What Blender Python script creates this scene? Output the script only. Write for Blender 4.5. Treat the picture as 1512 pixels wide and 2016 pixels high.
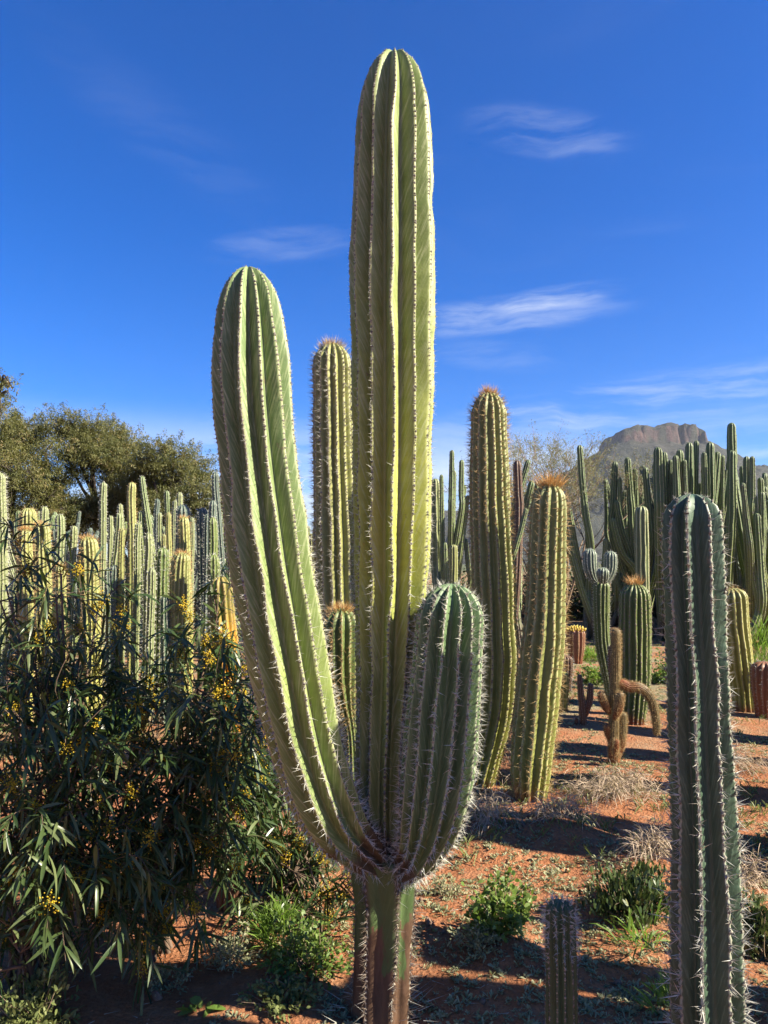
import bpy, math, random
import numpy as np
from mathutils import Vector, Matrix
R = math.radians
random.seed(7); rng = np.random.default_rng(7)
scene = bpy.context.scene
for o in list(bpy.data.objects): bpy.data.objects.remove(o)
COL = scene.collection

# ------------------------------------------------------------------ camera
F, CX, CY, CAMZ, PITCH = 1456.0, 756.0, 1008.0, 1.6, R(4.0)
cam = bpy.data.cameras.new('camera'); cam.sensor_fit = 'VERTICAL'; cam.sensor_height = 36
cam.lens = 36 * F / 2016; cam.clip_end = 20000; cam.clip_start = 0.05
camo = bpy.data.objects.new('camera', cam); COL.objects.link(camo)
camo.location = (0, 0, CAMZ); camo.rotation_euler = (R(90) + PITCH, 0, 0)
scene.camera = camo

# ------------------------------------------------------------------ light
SUN_EL, SUN_AZ = R(33.5), R(106)          # azimuth clockwise from +Y
SDIR = Vector((math.sin(SUN_AZ) * math.cos(SUN_EL), math.cos(SUN_AZ) * math.cos(SUN_EL), math.sin(SUN_EL)))
sl = bpy.data.lights.new('sun', 'SUN'); sl.energy = 5.0; sl.angle = R(0.55); sl.color = (1, 0.91, 0.74)
so = bpy.data.objects.new('sun', sl); COL.objects.link(so)
so.rotation_euler = SDIR.to_track_quat('Z', 'Y').to_euler(); so.location = (30, 0, 30)

world = bpy.data.worlds.new('World'); scene.world = world; world.use_nodes = True


class NT:
    """small node-tree helper"""
    def __init__(s, tree):
        s.t = tree; s.n = tree.nodes; s.l = tree.links; s.n.clear()

    def add(s, typ, ins=None, **props):
        n = s.n.new(typ)
        for k, v in props.items(): setattr(n, k, v)
        for k, v in (ins or {}).items():
            sk = n.inputs[k]
            if isinstance(v, bpy.types.NodeSocket): s.l.new(v, sk)
            else: sk.default_value = v
        return n

    def math(s, op, a, b=0.0, c=0.0, clamp=False):
        return s.add('ShaderNodeMath', {0: a, 1: b, 2: c}, operation=op, use_clamp=clamp).outputs[0]

    def vmath(s, op, a, b=(0, 0, 0)):
        n = s.add('ShaderNodeVectorMath', {0: a, 1: b}, operation=op)
        return n.outputs['Value'] if op in ('DOT_PRODUCT', 'LENGTH', 'DISTANCE') else n.outputs[0]

    def mix(s, f, a, b, typ='MIX'):
        n = s.add('ShaderNodeMix', None, data_type='RGBA', blend_type=typ)
        for k, v in ((0, f), (6, a), (7, b)):
            sk = n.inputs[k]
            if isinstance(v, bpy.types.NodeSocket): s.l.new(v, sk)
            else: sk.default_value = v if k == 0 else (*v[:3], 1)
        return n.outputs[2]

    def noise(s, vec, scale, detail=4, rough=0.55, dist=0.0):
        ins = {'Scale': scale, 'Detail': detail, 'Roughness': rough, 'Distortion': dist}
        if vec is not None: ins['Vector'] = vec
        return s.add('ShaderNodeTexNoise', ins).outputs['Fac']

    def ramp(s, f, lo, hi, a=0.0, b=1.0):
        return s.add('ShaderNodeMapRange', {0: f, 1: lo, 2: hi, 3: a, 4: b}, interpolation_type='SMOOTHSTEP').outputs[0]

    def attr(s, name):
        return s.add('ShaderNodeAttribute', attribute_name=name).outputs['Fac']

    def comb(s, x, y, z):
        return s.add('ShaderNodeCombineXYZ', {0: x, 1: y, 2: z}).outputs[0]


def ray(px, py):
    u, v = (px - CX) / F, (CY - py) / F
    return Vector((u, math.cos(PITCH) - v * math.sin(PITCH), math.sin(PITCH) + v * math.cos(PITCH)))


def P(px, py, Y):
    d = ray(px, py); t = Y / d.y
    return Vector((d.x * t, Y, CAMZ + d.z * t)), t


def GP(px, py):
    d = ray(px, py); t = CAMZ / -d.z
    return Vector((d.x * t, d.y * t, 0))


def build_world():
    w = NT(world.node_tree)
    sky = w.add('ShaderNodeTexSky', sky_type='NISHITA', sun_disc=False, sun_elevation=SUN_EL, sun_rotation=SUN_AZ,
                altitude=300, air_density=1.0, dust_density=0.25, ozone_density=3.0)
    hs = w.add('ShaderNodeHueSaturation', {'Saturation': 1.45, 'Value': 1.0, 'Color': sky.outputs[0]})
    tint = w.mix(1.0, hs.outputs[0], (0.58, 0.80, 1.24), 'MULTIPLY')
    gen = w.add('ShaderNodeTexCoord').outputs['Generated']
    d = w.vmath('NORMALIZE', gen)
    xyz = w.add('ShaderNodeSeparateXYZ', {0: d}); x, y, z = xyz.outputs
    zc = w.math('ADD', w.math('MAXIMUM', z, 0.0), 0.12)
    pl = w.comb(w.math('DIVIDE', x, zc), w.math('DIVIDE', y, zc), 0.0)       # flat cirrus layer seen from below
    warp = w.add('ShaderNodeTexNoise', {'Vector': pl, 'Scale': 0.9, 'Detail': 3.0}).outputs['Color']
    pl2 = w.vmath('ADD', pl, w.vmath('MULTIPLY', w.vmath('SUBTRACT', warp, (0.5, 0.5, 0.5)), (1.6, 1.6, 0)))
    mp = w.add('ShaderNodeMapping', {'Vector': pl2, 'Rotation': (0, 0, R(14)), 'Scale': (0.8, 2.6, 1), 'Location': (3.1, 1.7, 0)}).outputs[0]
    n1 = w.noise(mp, 1.15, 9, 0.62)
    n2 = w.noise(pl, 0.55, 3, 0.5)
    cir = w.math('MULTIPLY', w.ramp(n1, 0.53, 0.82), w.ramp(n2, 0.42, 0.66))
    # named wisps at their own bearing in the sky
    wis = None
    wq = w.add('ShaderNodeTexNoise', {'Vector': d, 'Scale': 7.0, 'Detail': 4.0}).outputs['Color']
    dq = w.vmath('ADD', d, w.vmath('MULTIPLY', w.vmath('SUBTRACT', wq, (0.5, 0.5, 0.5)), (0.045, 0.045, 0.045)))
    mp3 = w.add('ShaderNodeMapping', {'Vector': dq, 'Rotation': (0, R(9), 0), 'Scale': (3.2, 3.2, 26)}).outputs[0]
    wn = w.math('MULTIPLY', w.ramp(w.noise(mp3, 2.2, 9, 0.62), 0.36, 0.74), 1.15)
    for (px, py, sx, sy, tilt, a) in ((1080, 262, 120, 26, -14, 0.17), (985, 622, 180, 22, 2, 0.30), (1090, 585, 110, 13, 4, 0.22),
                                      (560, 482, 120, 20, 8, 0.12), (980, 700, 110, 20, -6, 0.10), (1290, 785, 330, 30, 4, 0.33), (330, 260, 200, 40, -30, 0.03)):
        c = ray(px, py).normalized(); rt = Vector((c.y, -c.x, 0)).normalized(); up = rt.cross(c)
        ct, st = math.cos(R(tilt)), math.sin(R(tilt))
        ax = (rt * ct + up * st) * (F / sx / 1.5); ay = (up * ct - rt * st) * (F / sy / 1.9)
        dd = w.vmath('SUBTRACT', d, tuple(c))
        e = w.math('ADD', w.math('POWER', w.math('ABSOLUTE', w.vmath('DOT_PRODUCT', dd, tuple(ax))), 2.0),
                   w.math('POWER', w.math('ABSOLUTE', w.vmath('DOT_PRODUCT', dd, tuple(ay))), 2.0))
        m = w.math('MULTIPLY', w.ramp(e, 1.0, 0.0, 0, 1), a)
        wis = m if wis is None else w.math('ADD', wis, m)
    wis = w.math('MULTIPLY', wis, wn)
    low = w.math('MULTIPLY', w.ramp(z, 0.215, 0.10), w.ramp(w.noise(mp3, 0.6, 6, 0.6), 0.36, 0.60))
    low = w.math('MULTIPLY', low, 0.8)
    fac = w.math('ADD', w.math('ADD', w.math('MULTIPLY', cir, 0.10), wis), low, clamp=True)
    col = w.mix(fac, tint, (5.6, 6.1, 6.9))
    bg = w.add('ShaderNodeBackground', {'Color': col, 'Strength': 0.050})
    out = w.add('ShaderNodeOutputWorld', {'Surface': bg.outputs[0]})


build_world()
vs = scene.view_settings
vs.view_transform = 'Standard'; vs.look = 'None'; vs.exposure = 1.72; vs.gamma = 1.0; vs.use_curve_mapping = False
scene.render.engine = 'CYCLES'
scene.cycles.max_bounces = 6; scene.cycles.diffuse_bounces = 1; scene.cycles.transparent_max_bounces = 6

# ------------------------------------------------------------------ noise
def _h(ix, iy, seed):
    n = (ix.astype(np.int64) * 374761393 + iy.astype(np.int64) * 668265263 + seed * 2147483647 * 31) & 0xffffffff
    n = ((n ^ (n >> 13)) * 1274126177) & 0xffffffff
    return ((n ^ (n >> 16)) & 0xffff) / 65535.0


def vnoise(x, y, seed=0):
    x = np.asarray(x, float); y = np.asarray(y, float)
    ix, iy = np.floor(x), np.floor(y); fx, fy = x - ix, y - iy
    fx = fx * fx * (3 - 2 * fx); fy = fy * fy * (3 - 2 * fy)
    a = _h(ix, iy, seed); b = _h(ix + 1, iy, seed); c = _h(ix, iy + 1, seed); d = _h(ix + 1, iy + 1, seed)
    return (a * (1 - fx) + b * fx) * (1 - fy) + (c * (1 - fx) + d * fx) * fy


def fbm(x, y, seed=0, octs=4):
    v = 0; a = 0.5
    for k in range(octs):
        v = v + a * vnoise(x * 2 ** k, y * 2 ** k, seed + k); a *= 0.5
    return v


# ------------------------------------------------------------------ materials
def M(name):
    m = bpy.data.materials.new(name); m.use_nodes = True
    return m, NT(m.node_tree)


def out(n, bsdf):
    n.add('ShaderNodeOutputMaterial', {'Surface': bsdf})


def pbsdf(n, col, rough=0.6, bump=None, bstr=0.3, bdist=0.01, **kw):
    ins = {'Base Color': col if isinstance(col, bpy.types.NodeSocket) else (*col, 1), 'Roughness': rough}
    ins.update(kw)
    if bump is not None:
        ins['Normal'] = n.add('ShaderNodeBump', {'Height': bump, 'Strength': bstr, 'Distance': bdist}).outputs[0]
    return n.add('ShaderNodeBsdfPrincipled', ins).outputs[0]


def skin(name, green, pale, ridge, bark=None, bark_h=0.0, bark_w=0.15, chev=0.8, yellow=None, yrange=(0, 1), rough=0.5, scar=0.3, ylow=-0.7):
    """cactus skin: feathered pale chevrons on the flanks, own colour on the rib edge, corky foot"""
    m, n = M(name)
    rd, ln, rb = n.attr('ridge'), n.attr('len'), n.attr('rib')
    pos = n.add('ShaderNodeTexCoord').outputs['Object']
    inv = n.math('SUBTRACT', 1.0, rd)
    a = n.math('ADD', n.math('MULTIPLY', ln, 9.0), n.math('MULTIPLY', inv, 1.35))
    v = n.comb(n.math('MULTIPLY', a, 3.4), n.math('MULTIPLY', inv, 0.7), n.math('MULTIPLY', rb, 7.3))
    feather = n.noise(v, 1.7, 6, 0.65)
    big = n.noise(pos, 3.0, 3)
    g = n.mix(n.ramp(big, 0.3, 0.7), green, tuple(c * 0.82 for c in green))
    if yellow:
        g = n.mix(n.math('MULTIPLY', n.ramp(ln, yrange[1], yrange[0]), n.math('MULTIPLY', n.ramp(big, 0.2, 0.65, 0.55, 1), n.ramp(ln, ylow, ylow + 0.7))), g, yellow)
    orn = n.add('ShaderNodeObjectInfo').outputs['Random']
    g = n.mix(1.0, g, n.mix(orn, (0.80, 0.84, 0.86), (1.14, 1.08, 1.0)), 'MULTIPLY')
    band = n.noise(n.comb(n.math('MULTIPLY', ln, 22.0), n.math('MULTIPLY', rb, 0.35), 0.0), 1.0, 4, 0.6)
    g = n.mix(1.0, g, n.mix(n.ramp(band, 0.3, 0.7), (0.86, 0.88, 0.84), (1.08, 1.06, 1.08)), 'MULTIPLY')
    f = n.math('MULTIPLY', n.ramp(feather, 0.45, 0.72), chev)
    c = n.mix(f, g, pale)
    c = n.mix(n.math('MULTIPLY', n.ramp(n.noise(pos, 60, 4, 0.7), 0.60, 0.78), scar), c, (0.16, 0.13, 0.07))
    blot = n.math('MULTIPLY', n.ramp(n.noise(pos, 17, 5, 0.72), 0.64, 0.70), min(1.0, scar * 1.7))
    c = n.mix(blot, c, n.mix(n.noise(pos, 120, 3), (0.10, 0.075, 0.045), (0.24, 0.18, 0.11)))
    c = n.mix(n.ramp(rd, 0.86, 0.99, 0, 0.65), c, ridge)
    if bark:
        bn = n.noise(n.add('ShaderNodeMapping', {'Vector': pos, 'Scale': (1, 1, 0.35)}).outputs[0], 11, 6, 0.6)
        bh = n.math('ADD', ln, n.math('MULTIPLY', n.math('SUBTRACT', bn, 0.5), bark_h * 2.6 + 0.1))
        bm = n.ramp(bh, bark_h + bark_w, bark_h - bark_w * 0.3)
        bt = n.noise(n.add('ShaderNodeMapping', {'Vector': pos, 'Scale': (30, 30, 6)}).outputs[0], 1.5, 6, 0.7)
        c = n.mix(bm, c, n.mix(n.ramp(bt, 0.3, 0.7), tuple(k * 0.5 for k in bark), bark))
    bp = n.math('ADD', n.math('MULTIPLY', feather, 0.5), n.noise(pos, 90, 4, 0.6))
    out(n, pbsdf(n, c, rough, bp, 0.25, 0.004, **{'Specular IOR Level': 0.35}))
    return m


def leafmat(name, c1, c2, trans=0.35, rough=0.45, c3=None):
    m, n = M(name)
    r = n.attr('rnd')
    c = n.mix(r, c1, c2)
    if c3: c = n.mix(n.ramp(r, 0.86, 0.94), c, c3)
    p = pbsdf(n, c, rough, **{'Specular IOR Level': 0.4})
    t = n.add('ShaderNodeBsdfTranslucent', {'Color': n.mix(0.5, c, n.mix(1.0, c, (1.5, 1.6, 0.6), 'MULTIPLY'))}).outputs[0]
    mx = n.add('ShaderNodeMixShader', {0: trans, 1: p, 2: t})
    out(n, mx.outputs[0]); return m


def plain(name, c1, c2=None, rough=0.7, scale=20, bump=0.3, bdist=0.005, trans=0.0):
    m, n = M(name)
    pos = n.add('ShaderNodeTexCoord').outputs['Object']
    f = n.noise(pos, scale, 5, 0.65)
    c = n.mix(n.ramp(f, 0.3, 0.7), c1, c2 or tuple(k * 0.6 for k in c1))
    p = pbsdf(n, c, rough, f, bump, bdist)
    if trans:
        t = n.add('ShaderNodeBsdfTranslucent', {'Color': c}).outputs[0]
        p = n.add('ShaderNodeMixShader', {0: trans, 1: p, 2: t}).outputs[0]
    out(n, p); return m


MAIN_SKIN = skin('main cactus skin', (0.150, 0.205, 0.070), (0.35, 0.375, 0.20), (0.37, 0.36, 0.18), (0.105, 0.078, 0.045), 0.10, 0.05,
                 chev=0.85, yellow=(0.36, 0.37, 0.050), yrange=(0.2, 2.6), ylow=0.55, scar=0.45)  # ylow drops the yellow low down: deep shade between the arms painted in
ARM_SKIN = skin('arm skin', (0.138, 0.202, 0.068), (0.355, 0.385, 0.20), (0.38, 0.38, 0.20), (0.105, 0.078, 0.045), 0.16, 0.06, chev=0.85,
                yellow=(0.265, 0.31, 0.068), yrange=(0.2, 1.8), ylow=0.25, scar=0.45)
RARM_SKIN = skin('right arm skin', (0.100, 0.168, 0.066), (0.225, 0.285, 0.15), (0.40, 0.42, 0.28), (0.105, 0.078, 0.045), 0.12, 0.05, chev=0.7)
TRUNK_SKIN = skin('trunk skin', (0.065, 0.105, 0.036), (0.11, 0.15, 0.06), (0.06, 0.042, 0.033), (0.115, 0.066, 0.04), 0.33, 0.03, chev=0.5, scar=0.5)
GOLD_SKIN = skin('gold spined skin', (0.21, 0.225, 0.068), (0.32, 0.325, 0.135), (0.40, 0.38, 0.18), (0.33, 0.15, 0.07), 0.10, 0.10, chev=0.35,
                 yellow=(0.285, 0.285, 0.06), yrange=(0.2, 1.6))
BLUE_SKIN = skin('blue green skin', (0.055, 0.100, 0.058), (0.115, 0.175, 0.11), (0.42, 0.41, 0.31), (0.2, 0.10, 0.06), 0.05, 0.1, chev=0.9)
STUB_SKIN = skin('stub skin', (0.035, 0.075, 0.035), (0.06, 0.11, 0.06), (0.07, 0.085, 0.055), None, chev=0.4)
OLIVE_SKIN = skin('olive barrel skin', (0.11, 0.155, 0.04), (0.17, 0.21, 0.085), (0.27, 0.26, 0.12), (0.25, 0.09, 0.04), 0.10, 0.12, chev=0.25)
BROWN_SKIN = skin('brown snake skin', (0.17, 0.125, 0.055), (0.24, 0.20, 0.10), (0.32, 0.27, 0.16), (0.30, 0.10, 0.04), 0.12, 0.15, chev=0.3)
DARKBR_SKIN = skin('dark brown skin', (0.10, 0.055, 0.035), (0.15, 0.09, 0.05), (0.2, 0.13, 0.08), (0.15, 0.06, 0.03), 0.1, 0.1, chev=0.3)
RED_SKIN = skin('red barrel skin', (0.20, 0.085, 0.045), (0.23, 0.14, 0.08), (0.30, 0.20, 0.12), (0.30, 0.09, 0.04), 0.15, 0.15, chev=0.3)
ORANGE_SKIN = skin('orange old skin', (0.20, 0.19, 0.05), (0.46, 0.30, 0.07), (0.25, 0.16, 0.06), (0.20, 0.10, 0.06), 0.62, 0.2, chev=0.4, yellow=(0.62, 0.30, 0.03), yrange=(1.25, 1.5))
ORGAN_SKIN = skin('organ pipe skin', (0.085, 0.135, 0.050), (0.15, 0.205, 0.09), (0.35, 0.36, 0.18), (0.14, 0.11, 0.06), 0.5, 0.5, chev=0.4,
                  yellow=(0.145, 0.175, 0.05), yrange=(1.0, 3.5))
PALE_SKIN = skin('pale column skin', (0.160, 0.19, 0.075), (0.26, 0.285, 0.14), (0.44, 0.43, 0.25), (0.24, 0.14, 0.08), 0.12, 0.15, chev=0.4)
DKBLUE_SKIN = skin('dark blue column skin', (0.075, 0.11, 0.085), (0.12, 0.16, 0.12), (0.24, 0.25, 0.18), None, chev=0.4)

HEAD_SKIN = skin('grey blue head skin', (0.12, 0.165, 0.12), (0.20, 0.25, 0.19), (0.42, 0.43, 0.34), None, chev=0.5)
SPINE_W = plain('pale spines', (0.72, 0.72, 0.62), (0.50, 0.48, 0.40), 0.5, 30, 0, trans=0.25)
SPINE_G = plain('grey spines', (0.56, 0.55, 0.48), (0.30, 0.28, 0.24), 0.5, 40, 0, trans=0.2)
SPINE_Y = plain('straw spines', (0.62, 0.48, 0.24), (0.42, 0.25, 0.10), 0.5, 30, 0, trans=0.3)
SPINE_O = plain('orange crown spines', (0.66, 0.34, 0.08), (0.58, 0.42, 0.20), 0.5, 30, 0, trans=0.35)
SPINE_D = plain('dark spines', (0.10, 0.075, 0.06), (0.20, 0.15, 0.11), 0.5, 40, 0)
AREOLE_G = plain('grey areole felt', (0.30, 0.28, 0.22), (0.045, 0.038, 0.03), 0.9, 60, 0.3)
AREOLE_D = plain('dark areole felt', (0.13, 0.10, 0.075), (0.28, 0.24, 0.18), 0.9, 60, 0.3)


# ------------------------------------------------------------------ mesh builders
def obj(name, V, polys, mat, parent=None, base=None, smooth=True, attrs=None, kind=None):
    V = np.asarray(V, float)
    if base is not None: V = V - np.array(base)
    me = bpy.data.meshes.new(name)
    polys = [np.asarray(p, np.int32) for p in polys if len(p)]
    nl = sum(p.size for p in polys); npol = sum(len(p) for p in polys)
    me.vertices.add(len(V)); me.vertices.foreach_set('co', V.astype(np.float32).ravel())
    me.loops.add(nl); me.polygons.add(npol)
    me.loops.foreach_set('vertex_index', np.concatenate([p.ravel() for p in polys]))
    ls = []; s = 0
    for p in polys:
        ls.append(s + np.arange(len(p)) * p.shape[1]); s += p.size
    me.polygons.foreach_set('loop_start', np.concatenate(ls).astype(np.int32))
    me.polygons.foreach_set('use_smooth', np.full(npol, smooth))
    for k, a in (attrs or {}).items():
        me.attributes.new(k, 'FLOAT', 'POINT').data.foreach_set('value', np.asarray(a, np.float32))
    me.update(calc_edges=True); me.validate()
    me.materials.append(mat)
    o = bpy.data.objects.new(name, me); COL.objects.link(o)
    if parent is not None: o.parent = parent
    elif base is not None: o.location = base
    if kind: o['kind'] = kind
    return o


def thing(name, label, cat, loc, group=None):
    o = bpy.data.objects.new(name, None); COL.objects.link(o); o.location = loc; o.empty_display_size = 0.1
    o['label'] = label; o['category'] = cat
    if group: o['group'] = group
    return o


def tag(o, label, cat, group=None):
    o['label'] = label; o['category'] = cat
    if group: o['group'] = group
    return o


def catmull(pts, n=24):
    pts = np.asarray(pts, float)
    p = np.vstack([2 * pts[0] - pts[1], pts, 2 * pts[-1] - pts[-2]])
    o = []
    for i in range(1, len(p) - 2):
        t = np.linspace(0, 1, n, endpoint=False)[:, None]
        a, b, c, d = p[i - 1], p[i], p[i + 1], p[i + 2]
        o.append(0.5 * (2 * b + (c - a) * t + (2 * a - 5 * b + 4 * c - d) * t ** 2 + (3 * b - a - 3 * c + d) * t ** 3))
    o.append(pts[-1][None])
    return np.vstack(o)


def frames(C):
    T = np.gradient(C, axis=0); T /= np.linalg.norm(T, axis=1)[:, None] + 1e-12
    N = np.zeros_like(T); n = np.array([1.0, 0, 0])
    for i in range(len(T)):
        n = n - T[i] * np.dot(n, T[i]); n /= np.linalg.norm(n) + 1e-12; N[i] = n
    return T, N, np.cross(T, N)


PROF = {  # position within a rib (-.5 .. .5) -> relief
    'sharp': [(-.5, 0), (-.38, .22), (-.25, .50), (-.12, .80), (-.045, .97), (.045, .97), (.12, .80), (.25, .50), (.38, .22)],
    'round': [(-.5, 0), (-.34, .45), (-.2, .80), (-.07, .985), (.07, .985), (.2, .80), (.34, .45)],
    'lo': [(-.5, 0), (-.28, .55), (-.07, 1), (.07, 1), (.28, .55)],
}


def sweep(pts, rad, ribs=12, depth=0.3, prof='sharp', ring=0.02, cap=1.2, phase=0.0, tub=0.0, tubsp=0.03, lump=0.015, seed=0, twist=0.0, foot=1.0):
    """ribbed stem from base to apex. returns verts, quads, attrs, sampler for areoles"""
    PR = np.column_stack([np.asarray(pts, float), np.asarray(rad, float)])
    D = catmull(PR, 20)
    s = np.concatenate([[0], np.cumsum(np.linalg.norm(np.diff(D[:, :3], axis=0), axis=1))]); L = s[-1]
    c = min(cap * D[-1, 3], L * 0.6)
    body = np.linspace(0, L - c, max(4, int((L - c) / ring)), endpoint=False)
    capn = max(7, int(c / ring * 1.4)); th = np.linspace(0, math.pi / 2, capn)
    S = np.concatenate([body, L - c + c * np.sin(th)])
    C = np.column_stack([np.interp(S, s, D[:, k]) for k in range(4)])
    Rr = C[:, 3].copy(); C = C[:, :3]
    k = S > L - c
    Rr[k] *= np.sqrt(np.maximum(1 - ((S[k] - (L - c)) / c) ** 2, 0)) ** 0.92
    Rr = np.maximum(Rr, 0.0006)
    Cs = np.column_stack([np.interp(np.maximum(S - 0.04, 0), s, D[:, q]) * 0 + np.interp(S, s, D[:, q]) for q in range(3)])
    T, N, B = frames(Cs)
    prof = PROF[prof]; m = len(prof) * ribs
    tt = np.array([p[0] for p in prof]); rel = np.tile(np.array([p[1] for p in prof]), ribs)
    ribi = np.repeat(np.arange(ribs), len(prof))
    lr = np.random.default_rng(seed + 11)
    jit = lr.normal(0, 0.035, ribs)
    ang = 2 * math.pi * (ribi + np.tile(tt, ribs) * 0.995 + jit[ribi] * (np.tile(np.abs(tt), ribs) < 0.45)) / ribs + phase
    A = ang[None, :] + twist * S[:, None]
    lumps = np.stack([vnoise(S * 9, np.full_like(S, kk * 7.7), seed) + 0.5 * vnoise(S * 26, np.full_like(S, kk * 3.1), seed + 5) - 0.75 for kk in range(ribs)], 1)[:, ribi]
    rr = Rr[:, None] * (1 - depth * (1 - rel)[None, :] + lump * lumps * rel[None, :] * 2)
    if tub: rr += Rr[:, None] * tub * np.cos(2 * math.pi * S / tubsp)[:, None] * rel[None, :] ** 2
    # slow bulging of the whole stem
    rr *= (1 + 0.012 * np.sin(S * 7 + seed) + 0.01 * np.sin(S * 13.3 + seed * 2) + 0.07 * (vnoise(S * 3.1, S * 0 + seed * 1.7, seed) - 0.5))[:, None]
    wob = np.stack([vnoise(S * 6, np.full_like(S, kk * 5.3), seed + 9) - 0.5 for kk in range(ribs)], 1)[:, ribi]
    A = A + wob * 0.22 * 2 * math.pi / ribs * rel[None, :]
    V = C[:, None, :] + rr[..., None] * (np.cos(A)[..., None] * N[:, None, :] + np.sin(A)[..., None] * B[:, None, :])
    n = len(S)
    i = np.arange(n - 1)[:, None] * m; j = np.arange(m)[None, :]; jn = (j + 1) % m
    Q = np.stack([i + j, i + jn, i + m + jn, i + m + j], -1).reshape(-1, 4)
    attrs = {'ridge': np.tile(rel, n), 'len': np.repeat(S, m), 'rib': np.tile(ribi.astype(float), n)}
    cnt = len(prof)
    def areoles(sp, s0=0.0, s1=None, skip=0.0):
        s1 = L if s1 is None else s1
        out_p, out_n, out_t, out_s = [], [], [], []
        drdS = np.gradient(Rr, S)
        for q in range(ribs):
            ss = np.arange(s0 + sp * ((q * 0.37) % 1), s1, sp); ss = ss + lr.normal(0, sp * 0.24, len(ss))
            ss = ss[(ss > 0) & (ss < L)]
            jm = q * cnt + int(np.argmax([p_[1] for p_ in prof])); j2 = jm + 1
            Vm = 0.5 * (V[:, jm] + V[:, j2])
            p = np.column_stack([np.interp(ss, S, Vm[:, w]) for w in range(3)])
            cc = np.column_stack([np.interp(ss, S, C[:, w]) for w in range(3)])
            t = np.column_stack([np.interp(ss, S, T[:, w]) for w in range(3)])
            nn = p - cc; nn /= np.linalg.norm(nn, axis=1)[:, None] + 1e-9
            sl_ = np.clip(-np.interp(ss, S, drdS), -0.2, 6)[:, None]
            nn = nn + t * sl_; nn /= np.linalg.norm(nn, axis=1)[:, None]
            out_p.append(p); out_n.append(nn); out_t.append(t); out_s.append(L - ss)
        p, nn, t, d = map(np.concatenate, (out_p, out_n, out_t, out_s))
        if skip:
            kp = lr.random(len(p)) > skip; p, nn, t, d = p[kp], nn[kp], t[kp], d[kp]
        return p, nn, t, d
    return V.reshape(-1, 3), Q, attrs, areoles, L


def unit(v): return v / (np.linalg.norm(v, axis=-1)[..., None] + 1e-12)


def cones(p, d, ln, w):
    """three-sided needles"""
    n = len(p); d = unit(d)
    a = unit(np.cross(d, rng.normal(size=(n, 3)))); b = np.cross(d, a)
    V = np.empty((n, 4, 3))
    for k in range(3):
        V[:, k] = p + (a * math.cos(k * 2.0944) + b * math.sin(k * 2.0944)) * np.reshape(w, (-1, 1))
    V[:, 3] = p + d * np.reshape(ln, (-1, 1))
    i = np.arange(n)[:, None] * 4
    Fc = np.stack([np.hstack([i, i + 1, i + 3]), np.hstack([i + 1, i + 2, i + 3]), np.hstack([i + 2, i, i + 3])], 1).reshape(-1, 3)
    return V.reshape(-1, 3), Fc


def spines(ar, n, ln, w, spread=1.0, lenfn=None, longp=0.0, longf=2.2, up=0.1):
    p, nn, t, d = ar
    P_ = np.repeat(p, n, 0); N_ = np.repeat(nn, n, 0); D_ = np.repeat(d, n)
    r = rng.normal(size=P_.shape); r -= N_ * np.sum(r * N_, 1)[:, None]; r = unit(r)
    mag = rng.random(len(P_)) * spread
    dr = unit(N_ * np.sqrt(np.maximum(1 - (mag / max(1.12, spread)) ** 2, 0.03))[:, None] + r * mag[:, None] + np.repeat(t, n, 0) * up)
    l = ln * (0.25 + 0.95 * rng.random(len(P_)) ** 1.2)
    if lenfn is not None: l = l * lenfn(D_)
    if longp: l = np.where(rng.random(len(l)) < longp, l * longf, l)
    k = l > 0.002
    return cones(P_[k], dr[k], l[k], (w * np.clip(l / ln, 0.6, 1.6))[k])


def bumps(ar, r, flat=0.6):
    p, nn, t, d = ar; n = len(p)
    b = np.cross(nn, t); rr = r * (0.7 + 0.6 * rng.random(n))[:, None]
    V = np.stack([p + t * rr * 1.2, p + b * rr, p - t * rr * 1.2, p - b * rr, p + nn * rr * flat, p - nn * rr * flat], 1)
    i = np.arange(n)[:, None] * 6
    Fc = np.concatenate([np.hstack([i + a, i + c, i + e]) for a, c, e in ((0, 1, 4), (1, 2, 4), (2, 3, 4), (3, 0, 4))])
    return V.reshape(-1, 3), Fc


def px_path(pts, Y, ground=True, zb=-0.08):
    """pts listed from apex down: (px, py, width_px[, Y])"""
    pos, rad = [], []
    for q in pts:
        y = q[3] if len(q) > 3 else Y
        p, t = P(q[0], q[1], y); pos.append(np.array(p)); rad.append(q[2] / 2 * t / F)
    if ground:
        a = pos[-1]; b = pos[-2] if len(pos) > 1 else a + np.array([0, 0, 1])
        if a[2] > 0.02:
            sl_ = np.clip((a[:2] - b[:2]) / max(b[2] - a[2], 0.05), -0.25, 0.25) * 0.6
            hgt = a[2] - zb
            if hgt > 0.5:
                pos.append(np.array([*(a[:2] + sl_ * hgt * 0.5), a[2] - hgt * 0.5])); rad.append(rad[-1])
                sl_ = sl_ * 0.4; a = pos[-1]
            pos.append(np.array([*(a[:2] + sl_ * (a[2] - zb)), zb])); rad.append(rad[-1] * 0.92)
        else:
            pos[-1][2] = zb
    return pos[::-1], rad[::-1]


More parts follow.
